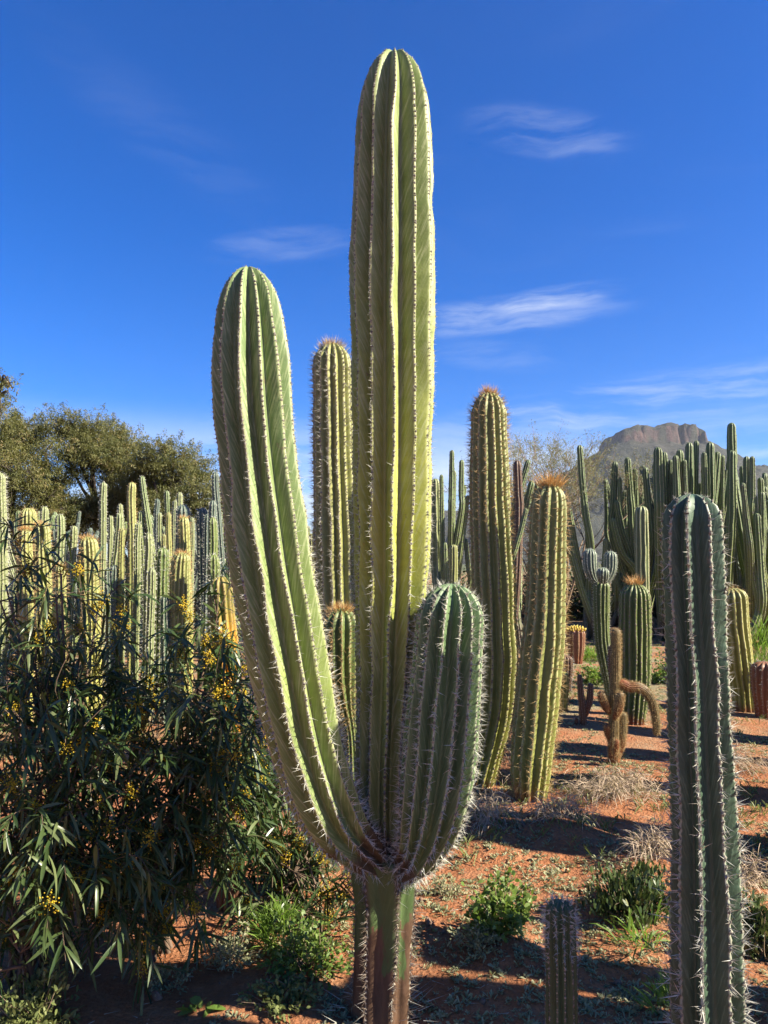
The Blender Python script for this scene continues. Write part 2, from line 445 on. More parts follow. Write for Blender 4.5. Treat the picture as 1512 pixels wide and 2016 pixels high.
def stem(parent, base, pos, rad, mat, name='stem', sp=None, are=None, crown=None, ribs=12, **kw):
    V, Q, at, ar, L = sweep(pos, rad, ribs=ribs, **kw)
    o = obj(name, V, [Q], mat, parent, base, True, at)
    if sp:
        for s_ in (sp if isinstance(sp, list) else [sp]):
            a = ar(s_['step'], s_.get('s0', 0), s_.get('s1'), s_.get('skip', 0))
            v, f = spines(a, s_['n'], s_['len'], s_['w'], s_.get('spread', 1.0), s_.get('fn'), s_.get('longp', 0), s_.get('longf', 2.2), s_.get('up', 0.1))
            obj('spines', v, [f], s_['mat'], o, base, False, None, 'stuff')
    if are:
        v, f = bumps(ar(are['step'], 0, None), are['r'])
        obj('areoles', v, [f], are['mat'], o, base, False, None, 'stuff')
    if crown:
        tip = np.array(pos[-1]); r = rad[-1]; n = crown['n']
        a = rng.random(n) * 6.283; q = np.sqrt(rng.random(n)) * r * crown.get('rad', 0.55)
        p = tip + np.column_stack([np.cos(a) * q, np.sin(a) * q, -0.5 * q * q / r * 1.2 - 0.004])
        dr = np.column_stack([np.cos(a) * q / r * 1.6, np.sin(a) * q / r * 1.6, np.full(n, 1.0)]) + rng.normal(0, 0.28, (n, 3))
        v, f = cones(p, dr, crown['len'] * (0.4 + 0.8 * rng.random(n)), np.full(n, crown.get('w', 0.0014)))
        obj('crown_spines', v, [f], crown.get('mat', SPINE_O), o, base, False, None, 'stuff')
    return o, ar, L


def tube(pts, r0, r1, sides=6, n=6):
    D = catmull(pts, n); T, N, B = frames(D); m = sides
    rr = np.linspace(r0, r1, len(D))
    a = np.arange(m) * 2 * math.pi / m
    V = D[:, None] + rr[:, None, None] * (np.cos(a)[None, :, None] * N[:, None] + np.sin(a)[None, :, None] * B[:, None])
    i = np.arange(len(D) - 1)[:, None] * m; j = np.arange(m)[None]; jn = (j + 1) % m
    Q = np.stack([i + j, i + jn, i + m + jn, i + m + j], -1).reshape(-1, 4)
    return V.reshape(-1, 3), Q


class Acc:
    def __init__(s): s.V = []; s.Q = []; s.n = 0
    def add(s, V, Q): s.V.append(V); s.Q.append(Q + s.n); s.n += len(V)
    def get(s): return np.vstack(s.V), np.vstack(s.Q)


def blades(p, d, ln, w, droop, roll=None, seg=3):
    """curved narrow leaves: returns verts, quads, tris, rnd attr"""
    n = len(p); d = unit(d)
    ln = np.broadcast_to(ln, n)[:, None]; w = np.broadcast_to(w, n)[:, None]; droop = np.broadcast_to(droop, n)[:, None]
    side = unit(np.cross(d, unit(rng.normal(0, 0.6, (n, 3)) + np.array([0, 0, 1.0]))))
    prof = [0.35, 1.0, 0.82][:seg] if seg == 3 else [0.4, 1.0]
    us = np.linspace(0.02, 0.74, seg)
    V = np.empty((n, 2 * seg + 1, 3))
    g = np.array([0, 0, -1.0])
    for k, (u, pr) in enumerate(zip(us, prof)):
        c = p + d * ln * u + g * droop * ln * u * u
        V[:, 2 * k] = c + side * w * pr * 0.5; V[:, 2 * k + 1] = c - side * w * pr * 0.5
    V[:, -1] = p + d * ln + g * droop * ln
    m = 2 * seg + 1; i = np.arange(n)[:, None] * m
    Q = np.concatenate([np.hstack([i + 2 * k, i + 2 * k + 1, i + 2 * k + 3, i + 2 * k + 2]) for k in range(seg - 1)])
    T = np.hstack([i + 2 * seg - 2, i + 2 * seg - 1, i + 2 * seg])
    return V.reshape(-1, 3), Q, T, np.repeat(rng.random(n), m)


def octs(p, r):
    n = len(p); r = np.broadcast_to(r, n)[:, None]
    off = np.array([[1, 0, 0], [0, 1, 0], [-1, 0, 0], [0, -1, 0], [0, 0, 1], [0, 0, -1]], float)
    V = p[:, None] + off[None] * r[:, None]
    i = np.arange(n)[:, None] * 6
    T = np.concatenate([np.hstack([i + a, i + b, i + c]) for a, b, c in
                        ((0, 1, 4), (1, 2, 4), (2, 3, 4), (3, 0, 4), (1, 0, 5), (2, 1, 5), (3, 2, 5), (0, 3, 5))])
    return V.reshape(-1, 3), T, np.repeat(rng.random(n), 6)

# ------------------------------------------------------------------ setting: ground
MOUNDS = []          # x, y, radius, height
for (px, py, r, h) in ((950, 1650, 0.34, 0.09), (1115, 1650, 0.30, 0.10), (1225, 1590, 0.42, 0.07), (1290, 1725, 0.32, 0.10), (985, 1880, 0.22, 0.07),
                       (570, 1930, 0.3, 0.04), (1440, 1520, 0.4, 0.07), (1150, 1430, 0.5, 0.05), (1240, 1780, 0.3, 0.06)):
    g = GP(px, py); MOUNDS.append((g.x, g.y, r, h))


def gz(x, y):
    x = np.asarray(x, float); y = np.asarray(y, float)
    z = 0.07 * (fbm(x * 0.7, y * 0.7, 3, 3) - 0.43) + 0.03 * (vnoise(x * 3.1, y * 3.1, 8) - 0.5) + 0.012 * (vnoise(x * 9, y * 9, 12) - 0.5)
    for (mx, my, r, h) in MOUNDS:
        z = z + h * np.exp(-((x - mx) ** 2 + (y - my) ** 2) / (r * r) * 1.4)
    return z


def ground_mat():
    m, n = M('red sandy soil')
    pos = n.add('ShaderNodeTexCoord').outputs['Object']
    big = n.noise(pos, 0.9, 5, 0.6); mid = n.noise(pos, 7, 6, 0.65); fine = n.noise(pos, 70, 6, 0.7)
    vor = n.add('ShaderNodeTexVoronoi', {'Vector': pos, 'Scale': 55.0}).outputs['Distance']
    c = n.mix(n.ramp(big, 0.35, 0.65), (0.31, 0.125, 0.057), (0.26, 0.102, 0.046))
    c = n.mix(n.ramp(mid, 0.40, 0.72, 0, 0.7), c, (0.37, 0.185, 0.098))
    c = n.mix(n.ramp(fine, 0.5, 0.75, 0, 0.65), c, (0.14, 0.055, 0.026))
    litter = n.math('MULTIPLY', n.ramp(n.noise(pos, 1.6, 4, 0.6), 0.50, 0.68), n.ramp(n.noise(pos, 38, 5, 0.75), 0.46, 0.60))
    c = n.mix(n.math('MULTIPLY', litter, 0.7), c, (0.27, 0.22, 0.15))
    # farther on, a film of grey green herbs too small to tell apart
    sep = n.add('ShaderNodeSeparateXYZ', {0: pos})
    far = n.ramp(sep.outputs[1], 5.5, 9.0)
    herb = n.math('MULTIPLY', far, n.ramp(n.noise(pos, 2.2, 6, 0.7), 0.40, 0.60))
    c = n.mix(n.math('MULTIPLY', herb, 0.8), c, n.mix(mid, (0.17, 0.19, 0.10), (0.26, 0.24, 0.16)))
    vf = n.ramp(sep.outputs[1], 40, 200)
    c = n.mix(vf, c, (0.10, 0.11, 0.06))
    h = n.math('ADD', n.math('MULTIPLY', mid, 0.6), n.math('ADD', n.math('MULTIPLY', fine, 0.35), n.math('MULTIPLY', vor, 0.25)))
    out(n, pbsdf(n, c, 0.95, h, 0.9, 0.035, **{'Specular IOR Level': 0.1}))
    return m


def build_ground():
    n = 380; k = 10.0; a = 6500 / math.sinh(k)
    u = np.linspace(-1, 1, n)
    xs = 0.7 + a * np.sinh(u * k); ys = 4.0 + a * np.sinh(u * k)
    X, Yg = np.meshgrid(xs, ys)
    Z = gz(X, Yg) * np.exp(-(((X - 0.7) ** 2 + (Yg - 4) ** 2) / 30.0 ** 2))
    V = np.column_stack([X.ravel(), Yg.ravel(), Z.ravel()])
    i = np.arange(n - 1)[:, None] * n; j = np.arange(n - 1)[None]
    Q = np.stack([i + j, i + j + 1, i + n + j + 1, i + n + j], -1).reshape(-1, 4)
    o = obj('ground', V, [Q], ground_mat(), kind='structure')
    tag(o, 'red orange sandy soil of the cactus garden', 'ground')


build_ground()


def build_mountain():
    nx, ny = 560, 240
    xs = np.linspace(-700, 3000, nx); ys = np.linspace(1500, 4200, ny)
    X, Yg = np.meshgrid(xs, ys)
    s = 2600 / F
    cx0, cx1, cy = (1212 - CX) * s, (1360 - CX) * s, 2600
    dx = np.maximum(np.maximum(cx0 - X, X - cx1), 0); dy = np.maximum(np.abs(Yg - cy) - 120, 0)
    rho = np.hypot(dx, dy) + (fbm(X / 60, Yg / 60, 21, 3) - 0.45) * 26 + (vnoise(X / 13, Yg / 13, 31) - 0.5) * 20
    px = X / s + CX
    top = 484 + np.interp(px, [1185, 1200, 1212, 1232, 1252, 1268, 1284, 1305, 1330, 1352, 1366, 1380], [-70, -44, -22, -10, -12, -19, -5, 1, -3, -15, -36, -66]) + (fbm(X / 26, Yg / 26, 66, 3) - .45) * 16
    foot = 408 + 30 * (vnoise(X / 90, Yg / 90, 4) - 0.5)
    cl = np.clip((rho - 2) / 20, 0, 1); cl = cl * cl * (3 - 2 * cl)
    gul = (fbm(X / 90, Yg / 130, 40, 5) - 0.45) * 1.5
    slope = foot - np.maximum(rho - 20, 0) * 0.56 + np.maximum(rho - 500, 0) * 0.30 + gul * np.clip(rho / 4, 0, 60)
    h = top * (1 - cl) + slope * cl
    ridge = 300 * np.exp(-((Yg - 3100) / 420) ** 2) * np.interp(X, [-900, -100, 250, 700, 1500, 1800, 2100, 3300], [.15, .35, .72, .8, 1.2, 1.27, 1.1, .5])
    h = np.maximum(h, ridge + gul * 50)
    edge = np.clip((Yg - 1500) / 500, 0, 1)
    h = np.maximum(h, 0) * edge + -4
    V = np.column_stack([X.ravel(), Yg.ravel(), h.ravel()])
    i = np.arange(ny - 1)[:, None] * nx; j = np.arange(nx - 1)[None]
    Q = np.stack([i + j, i + j + 1, i + nx + j + 1, i + nx + j], -1).reshape(-1, 4)
    m, n = M('mountain scrub and cliff')
    pos = n.add('ShaderNodeTexCoord').outputs['Object']
    nz = n.add('ShaderNodeSeparateXYZ', {0: n.add('ShaderNodeNewGeometry').outputs['Normal']}).outputs[2]
    sc = n.noise(pos, 0.05, 8, 0.75); b2 = n.noise(pos, 0.006, 5, 0.6)
    scrub = n.mix(n.ramp(sc, 0.42, 0.62), (0.010, 0.014, 0.007), (0.045, 0.045, 0.026))
    scrub = n.mix(n.ramp(b2, 0.4, 0.65, 0, 0.6), scrub, (0.045, 0.038, 0.026))
    strata = n.noise(n.add('ShaderNodeMapping', {'Vector': pos, 'Scale': (0.05, 0.05, 0.012)}).outputs[0], 1.0, 7, 0.7)
    rock = n.mix(n.ramp(strata, 0.35, 0.65), (0.035, 0.022, 0.02), (0.12, 0.066, 0.05))
    c = n.mix(n.ramp(n.math('ADD', nz, n.math('MULTIPLY', n.math('SUBTRACT', sc, 0.5), 0.25)), 0.66, 0.50), scrub, rock)
    out(n, pbsdf(n, c, 0.95, sc, 1.0, 14.0))
    o = obj('mountain', V, [Q], m, kind='structure')
    tag(o, 'flat topped rocky mountain with red cliffs behind the cactus thicket', 'mountain')


build_mountain()

# ------------------------------------------------------------------ the big candelabra cactus
def lerpfn(xs, ys): return lambda d: np.interp(d, xs, ys)


def build_main():
    Yt = 2.73
    base = np.array(GP(747, 2005)); base[2] = 0
    t = thing('candelabra_cactus', 'giant three armed candelabra cactus with tall central column standing on red soil', 'cactus', base)
    # trunk
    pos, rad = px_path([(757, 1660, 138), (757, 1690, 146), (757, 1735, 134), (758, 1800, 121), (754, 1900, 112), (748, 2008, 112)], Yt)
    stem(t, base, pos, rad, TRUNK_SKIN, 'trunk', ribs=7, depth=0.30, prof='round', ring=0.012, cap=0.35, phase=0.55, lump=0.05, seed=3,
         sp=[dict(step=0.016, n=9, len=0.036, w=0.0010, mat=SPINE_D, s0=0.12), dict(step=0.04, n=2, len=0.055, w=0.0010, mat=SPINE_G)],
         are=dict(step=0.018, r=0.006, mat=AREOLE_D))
    # column
    pos, rad = px_path([(776, 104, 132), (776, 180, 142), (774, 300, 155), (773, 500, 166), (773, 700, 168), (772, 900, 162), (771, 1100, 150),
                        (765, 1300, 128), (758, 1500, 114), (757, 1640, 112), (757, 1700, 96)], Yt, ground=False)
    stem(t, base, pos, rad, MAIN_SKIN, 'column', ribs=12, depth=0.36, prof='sharp', ring=0.012, cap=2.0, phase=-1.57, lump=0.028, seed=5,
         sp=dict(step=0.022, n=6, len=0.025, w=0.0008, mat=SPINE_W, fn=lerpfn([0, .5, 1.0, 1.5, 2.2], [.14, .22, .55, .9, 1.2]), spread=1.1),
         are=dict(step=0.0165, r=0.0052, mat=AREOLE_G))
    # left arm, reaching towards the camera side
    Ya = 2.46
    pos, rad = px_path([(489, 527, 112, Ya), (491, 600, 128, Ya), (494, 700, 152, Ya), (499, 800, 158, Ya), (509, 900, 160, Ya), (520, 1000, 162, Ya),
                        (533, 1100, 164, Ya), (550, 1200, 162, Ya), (567, 1300, 157, Ya), (587, 1400, 152, Ya + .01), (612, 1500, 145, Ya + .03),
                        (640, 1575, 136, Ya + .06), (674, 1634, 112, Ya + .11), (712, 1672, 88, Ya + .17), (748, 1700, 64, Ya + .24)], Ya, ground=False)
    stem(t, base, pos, rad, ARM_SKIN, 'arm', ribs=12, depth=0.34, prof='sharp', ring=0.012, cap=1.9, phase=-1.95, lump=0.02, seed=8,
         sp=dict(step=0.021, n=7, len=0.026, w=0.0008, mat=SPINE_W, fn=lerpfn([0, .35, .8, 1.3, 1.8], [.22, .4, .75, 1.05, 1.3]), spread=1.1, longp=0.04, longf=1.6),
         are=dict(step=0.0165, r=0.0048, mat=AREOLE_G))
    # right arm
    Yr = 2.56
    pos, rad = px_path([(890, 1149, 120, Yr), (888, 1200, 128, Yr), (883, 1260, 132, Yr), (880, 1320, 137, Yr), (873, 1400, 142, Yr), (864, 1500, 143, Yr), (851, 1590, 130, Yr),
                        (837, 1645, 106, Yr + .02), (818, 1686, 80, Yr + .05), (782, 1712, 58, Yr + .12)], Yr, ground=False)
    stem(t, base, pos, rad, RARM_SKIN, 'arm', ribs=14, depth=0.32, prof='sharp', ring=0.012, cap=1.25, phase=-1.69, lump=0.02, seed=13,
         sp=dict(step=0.02, n=10, len=0.029, w=0.0010, mat=SPINE_W, fn=lerpfn([0, .3, 1], [.9, 1.0, 1.15]), spread=1.1, longp=0.03, longf=1.5),
         are=dict(step=0.0165, r=0.005, mat=AREOLE_G))
    # shed spines and dry stalks caught at the foot
    n = 46
    a = rng.random(n) * 6.28; q = 0.09 + rng.random(n) * 0.09
    p = base + np.column_stack([np.cos(a) * q, np.sin(a) * q, np.full(n, 0.03)])
    d = np.column_stack([np.cos(a), np.sin(a), rng.normal(0.25, 0.25, n)])
    v, f = cones(p, d, 0.05 + 0.1 * rng.random(n), np.full(n, 0.0013))
    obj('fallen_spines', v, [f], SPINE_G, t, base, False, None, 'stuff')


build_main()

# ------------------------------------------------------------------ other cacti in the foreground and middle
def cactus(name, label, pts, Y, mat, group=None, cat='cactus', **kw):
    pos, rad = px_path(pts, Y)
    base = np.array(pos[0]); base[2] = 0
    t = thing(name, label, cat, base, group)
    stem(t, base, pos, rad, mat, 'stem', **kw)
    return t, base


cactus('columnar_cactus', 'blue green thick ribbed cactus bristling with long grey spines, beside a short dark stub', [(1362, 973, 104), (1362, 1050, 112), (1364, 1120, 116), (1372, 1300, 117), (1380, 1500, 118), (1388, 1700, 126), (1391, 1900, 143), (1396, 2060, 140)], 2.2, BLUE_SKIN,
       ribs=9, depth=0.36, prof='sharp', ring=0.009, cap=1.0, phase=-1.35, tub=0.035, tubsp=0.024, lump=0.03, seed=21,
       sp=[dict(step=0.024, n=9, len=0.021, w=0.0009, skip=.1, mat=SPINE_G, fn=lerpfn([0, .3, .8, 1.6], [.8, .8, 1.3, 1.7]), spread=1.1),
           dict(step=0.045, n=2, len=0.046, w=0.0013, mat=SPINE_W, fn=lerpfn([0, .15, .8, 1.6], [.3, .8, 1.1, 1.5]), spread=0.9)],
       are=dict(step=0.024, r=0.006, mat=AREOLE_G))
cactus('stub_cactus', 'short dark stub cactus with grey tuft of spines on top', [(1102, 1772, 52), (1103, 1810, 57), (1105, 1900, 62), (1106, 2040, 62)], 2.36, STUB_SKIN,
       ribs=12, depth=0.26, prof='round', ring=0.006, cap=0.7, lump=0.05, tub=0.03, tubsp=0.018, seed=31,
       sp=[dict(step=0.014, n=10, len=0.027, w=0.0010, mat=SPINE_W, fn=lerpfn([0, .1, .14, .2, .22], [1, .95, .8, .2, 0])), dict(step=0.016, n=6, len=0.008, w=0.0007, mat=SPINE_D)],
       are=dict(step=0.014, r=0.0035, mat=AREOLE_D))
gold = dict(ribs=15, depth=0.24, prof='round', ring=0.025, lump=0.02, tub=0.02, tubsp=0.04)
cactus('columnar_cactus', 'tall golden crowned cactus curving at its foot, behind the spiny right arm', [(962, 772, 66), (962, 820, 72), (963, 900, 75), (965, 1000, 79), (970, 1100, 84), (974, 1200, 85), (978, 1300, 84), (972, 1400, 80), (954, 1490, 70), (936, 1560, 60)], 5.5, GOLD_SKIN,
       cap=1.45, seed=41, phase=0.2, **gold, sp=[dict(step=0.034, n=9, len=0.055, w=0.0016, mat=SPINE_Y, fn=lerpfn([0, 1, 1.2, 3], [1, 1, .7, .6]))],
       are=dict(step=0.034, r=0.007, mat=AREOLE_D), crown=dict(n=150, len=0.075, w=.002, rad=.45))
cactus('columnar_cactus', 'shorter sunlit cactus with bright orange spine crown and dusty foot', [(1083, 952, 62), (1080, 1000, 68), (1077, 1100, 75), (1074, 1200, 80), (1066, 1300, 84), (1056, 1400, 84), (1046, 1500, 78), (1042, 1573, 64)], 5.14, GOLD_SKIN,
       cap=1.3, seed=43, phase=0.1, **{**gold, 'ribs': 13}, sp=[dict(step=0.036, n=10, len=0.056, w=0.0015, mat=SPINE_Y, spread=1.2)], crown=dict(n=280, len=0.12, rad=0.62, w=.002))
cactus('columnar_cactus', 'straight tall cactus with pale bristly crown between the two long arms', [(653, 676, 72), (654, 720, 77), (656, 850, 82), (660, 1000, 86), (664, 1150, 88), (670, 1300, 86), (680, 1450, 76), (684, 1520, 66)], 5.78, GOLD_SKIN,
       cap=1.4, seed=45, phase=0.35, **gold, sp=[dict(step=0.034, n=9, len=0.055, w=0.0015, mat=SPINE_G)], are=dict(step=0.034, r=0.007, mat=AREOLE_D), crown=dict(n=170, len=0.08, mat=SPINE_Y, rad=0.65, w=.002))
cactus('club_cactus', 'small brown headed club cactus seen in the gap beside the central column', [(672, 1197, 66), (671, 1240, 72), (671, 1320, 70), (679, 1380, 46), (690, 1440, 28), (694, 1520, 30)], 4.3, OLIVE_SKIN,
       cap=1.1, seed=47, ribs=13, depth=0.25, prof='round', ring=0.014, lump=0.02, sp=[dict(step=0.02, n=10, len=0.045, w=0.0013, mat=SPINE_Y, fn=lerpfn([0, .6, .7, 2], [1, 1, .3, .2]))], crown=dict(n=170, len=0.06, mat=SPINE_O, rad=0.6))
cactus('old_cactus', 'old cactus with orange yellow corky stem standing among the wattle shrubs', [(434, 1135, 44), (438, 1200, 48), (446, 1300, 50), (449, 1400, 52), (452, 1550, 50), (452, 1700, 50), (451, 1800, 50)], 3.55, ORANGE_SKIN,
       cap=0.9, seed=49, ribs=11, depth=0.3, prof='round', ring=0.014, lump=0.05, sp=[dict(step=0.03, n=5, len=0.018, w=0.0008, mat=SPINE_G)])
cactus('columnar_cactus', 'olive green stout column with short yellow crown behind the brown snake cactus', [(1250, 1148, 50), (1250, 1180, 58), (1250, 1250, 62), (1250, 1320, 62), (1247, 1380, 54), (1244, 1420, 44)], 7.6, OLIVE_SKIN,
       cap=1.0, seed=51, ribs=17, depth=0.2, prof='round', ring=0.022, lump=0.02, tub=0.025, tubsp=0.05, sp=[dict(step=0.05, n=5, len=0.03, w=0.0013, mat=SPINE_D)], are=dict(step=0.05, r=0.010, mat=AREOLE_D), crown=dict(n=160, len=0.12, mat=SPINE_O, w=0.0026, rad=.5))


def multi(name, label, stems, Y, mat, group=None, cat='cactus', names=None, **kw):
    """several stems of one plant; stems: list of point lists, the first one rooted"""
    pos, rad = px_path(stems[0], Y); base = np.array(pos[0]); base[2] = 0
    t = thing(name, label, cat, base, group)
    for k, s in enumerate(stems):
        root = (k == 0) or (isinstance(s, tuple))
        p, r = px_path(list(s), Y, ground=root)
        kk = dict(kw); kk['seed'] = kw.get('seed', 0) + k * 3; kk['phase'] = k * 0.7
        stem(t, base, p, r, mat[k % len(mat)] if isinstance(mat, list) else mat, (names[min(k, len(names) - 1)] if names else 'stem'), **kk)
    return t, base


multi('snake_cactus', 'brown branching cactus with drooping snake arm, rooted on bare red soil', [
    [(1213, 1237, 17), (1213, 1260, 19), (1212, 1330, 19), (1210, 1400, 20), (1209, 1440, 22), (1208, 1505, 22)],
    [(1182, 1362, 15), (1187, 1375, 17), (1196, 1395, 16), (1208, 1406, 10)],
    [(1222, 1362, 15, 5.95), (1219, 1385, 18, 5.95), (1214, 1405, 14, 5.96), (1210, 1415, 8, 6.0)],
    [(1198, 1425, 13), (1197, 1440, 15), (1203, 1460, 8)],
    [(1227, 1402, 14), (1226, 1430, 16), (1223, 1460, 16), (1216, 1485, 12), (1210, 1495, 8)],
    [(1214, 1455, 9, 5.9), (1213, 1470, 11, 5.9), (1211, 1485, 8, 5.95)],
    [(1293, 1448, 11), (1292, 1420, 14), (1285, 1385, 16), (1272, 1362, 17), (1255, 1352, 19), (1240, 1353, 20), (1225, 1346, 18), (1213, 1345, 14)],
], 6.05, BROWN_SKIN, names=['stem', 'branch'], ribs=18, depth=0.10, prof='lo', ring=0.012, cap=0.9, lump=0.05, seed=61,
    sp=[dict(step=0.014, n=7, len=0.020, w=0.0010, mat=SPINE_Y)])
multi('branched_cactus', 'small dark brown two pronged cactus on the red soil', [
    [(1141, 1328, 10), (1143, 1360, 12), (1147, 1400, 14), (1149, 1432, 14)],
    [(1163, 1345, 11), (1161, 1375, 13), (1154, 1402, 12), (1149, 1415, 8)],
    [(1134, 1412, 7), (1136, 1425, 8), (1143, 1432, 6)]],
    7.3, DARKBR_SKIN, names=['stem', 'branch'], ribs=10, depth=0.18, prof='lo', ring=0.016, cap=1.0, seed=71, sp=[dict(step=0.025, n=5, len=0.016, w=0.001, mat=SPINE_G)])
multi('three_headed_cactus', 'blue grey cactus with three swollen heads on a spiny stalk', [
    [(1185, 1142, 30), (1184, 1160, 33), (1184, 1220, 31), (1187, 1270, 30), (1196, 1320, 26), (1200, 1345, 22)],
    [(1161, 1080, 25), (1161, 1095, 28), (1162, 1118, 27), (1168, 1138, 18), (1178, 1150, 10)],
    [(1202, 1085, 23), (1202, 1100, 26), (1201, 1122, 25), (1195, 1140, 17), (1189, 1150, 10)],
    [(1187, 1117, 22, 8.2), (1187, 1130, 24, 8.2), (1187, 1145, 18, 8.25)]],
    8.4, [OLIVE_SKIN, HEAD_SKIN, HEAD_SKIN, HEAD_SKIN], names=['stem', 'head'], ribs=13, depth=0.22, prof='lo', ring=0.02, cap=0.9, seed=81, sp=[dict(step=0.03, n=6, len=0.028, w=0.0011, mat=SPINE_W)])


def barrel(name, label, px, py_top, py_base, w, Y, mat, ribs=13, seed=0, fruit=0, crown=None, sp=None):
    h = (py_base - py_top)
    t, base = cactus(name, label, [(px, py_top, w * 0.9), (px, py_top + h * 0.25, w), (px, py_top + h * 0.6, w * 0.92), (px, py_base, w * 0.72)], Y, mat, ribs=ribs, depth=0.25, prof='lo',
                     ring=0.02, cap=0.55, seed=seed, sp=sp or [dict(step=0.03, n=6, len=0.04, w=0.0014, mat=SPINE_Y)], crown=crown)
    if fruit:
        me = None; top, tt = P(px, py_top, Y); r = w / 2 * tt / F
        for k in range(fruit):
            a = k * 2.39996; q = math.sqrt((k + .5) / fruit) * r * 0.98
            if me is None:
                pr = np.array([[0, 0, -.006]] + [[0.011 * math.cos(i), 0.011 * math.sin(i), .012] for i in np.arange(6) * 1.0472] + [[0.009 * math.cos(i), 0.009 * math.sin(i), .040] for i in np.arange(6) * 1.0472] + [[0, 0, .048]])
                fs = [[0, 1 + (i + 1) % 6, 1 + i] for i in range(6)] + [[7 + i, 7 + (i + 1) % 6, 13] for i in range(6)]
                qs = [[1 + i, 1 + (i + 1) % 6, 7 + (i + 1) % 6, 7 + i] for i in range(6)]
                o = obj('fruit', pr, [qs, fs], YELLOWF, t); me = o.data
            else:
                o = bpy.data.objects.new('fruit', me); COL.objects.link(o); o.parent = t
            o.location = (top.x - base[0] + math.cos(a) * q, top.y - base[1] + math.sin(a) * q, top.z + 0.005 - 0.45 * q * q / r)
            o.rotation_euler = (-math.sin(a) * q / r * .9 + random.uniform(-.2, .2), math.cos(a) * q / r * .9 + random.uniform(-.2, .2), 0)
            o.rotation_euler = (Vector((math.cos(a) * q / r * 0.9, math.sin(a) * q / r * 0.9, 1)) + Vector((random.uniform(-.2, .2), random.uniform(-.2, .2), 0))).to_track_quat('Z', 'Y').to_euler()
            s = random.uniform(.85, 1.25); o.scale = (s, s, s)
    return t


YELLOWF = plain('yellow fruit', (0.62, 0.44, 0.05), (0.50, 0.38, 0.08), 0.5, 60, 0.1)
barrel('barrel_cactus', 'red brown barrel cactus crowned with yellow fruit by the grassy path', 1134, 1236, 1300, 36, 12.0, RED_SKIN, 12, 91, 46)
barrel('barrel_cactus', 'dark red brown barrel cactus with grey spines in front of green grass', 1506, 1302, 1392, 52, 7.9, RED_SKIN, 14, 93, sp=[dict(step=0.03, n=8, len=0.04, w=0.0012, mat=SPINE_G)])
barrel('barrel_cactus', 'yellow green low barrel cactus at the foot of the orange crowned cactus', 1107, 1322, 1400, 26, 8.2, GOLD_SKIN, 12, 95)
barrel('barrel_cactus', 'woolly grey top barrel cactus half hidden behind the orange crowned cactus', 1113, 1290, 1352, 30, 9.2, DARKBR_SKIN, 13, 97, sp=[dict(step=0.03, n=9, len=0.04, w=0.0013, mat=SPINE_G)])
barrel('barrel_cactus', 'red spined small barrel cactus leaning on the three headed cactus', 1212, 1268, 1350, 30, 8.0, RED_SKIN, 13, 98, sp=[dict(step=0.03, n=6, len=0.03, w=0.0013, mat=SPINE_W)])
cactus('columnar_cactus', 'leaning yellow crowned cactus behind the blue green spiny one', [(1440, 1158, 50), (1443, 1180, 54), (1448, 1240, 55), (1455, 1300, 54), (1461, 1345, 46)], 8.2, GOLD_SKIN,
       cap=0.7, seed=99, **{**gold, 'ribs': 13}, sp=[dict(step=0.04, n=6, len=0.035, w=0.0013, mat=SPINE_Y)], crown=dict(n=130, len=0.07, mat=SPINE_Y, w=0.002, rad=0.85))
cactus('columnar_cactus', 'plain green pillar cactus rising behind the olive stout column', [(1263, 996, 24), (1263, 1030, 27), (1264, 1100, 28), (1265, 1200, 28)], 9.5, PALE_SKIN, ribs=9, depth=0.3, prof='lo', ring=0.04, cap=1.0, seed=101,
       sp=[dict(step=0.05, n=4, len=0.02, w=0.0013, mat=SPINE_Y)])

# ------------------------------------------------------------------ thickets
def clump(label, bpx, Y, stems, mat=ORGAN_SKIN, group='organ pipe cactus clumps', seed=0, scatter=0.35, ribs=8, name='organ_pipe_cactus'):
    b = P(bpx, 1300, Y)[0]; base = np.array([b.x, Y, 0])
    t = thing(name, label, 'cactus', base, group)
    lr = np.random.default_rng(seed)
    for k, s in enumerate(stems):
        tx, ty, w, bx, by = s[:5]; dy = lr.uniform(-0.6, 0.6)
        bow = s[5] if len(s) > 5 else 0
        pts = [(tx, ty, w * 0.88), (tx + (bx - tx) * 0.3 + bow * 0.6, ty + (by - ty) * 0.33, w), (tx + (bx - tx) * 0.66 + bow, ty + (by - ty) * 0.66, w * 1.06), (bx, by, w * 1.1)]
        pos, rad = px_path([(*q, Y + dy) for q in pts], Y, ground=False)
        lo = pos[0]; g = base + np.array([lr.uniform(-scatter, scatter), lr.uniform(-scatter, scatter), -0.1])
        if lo[2] > 0.35:
            mid = lo * 0.5 + g * 0.5; mid[:2] = lo[:2] * 0.6 + g[:2] * 0.4
            pos = [g, mid] + pos; rad = [rad[0] * 0.8, rad[0]] + rad
        else:
            pos = [np.array([lo[0], lo[1], -0.1])] + pos; rad = [rad[0]] + rad
        m_ = s[6] if len(s) > 6 else mat
        stem(t, base, pos, rad, m_, 'stem', ribs=ribs, depth=0.30, prof='lo', ring=0.07, cap=1.5, phase=k * 0.5 + seed, lump=0.03, seed=seed + k,
             are=dict(step=0.09, r=0.012, mat=AREOLE_G))
    return t


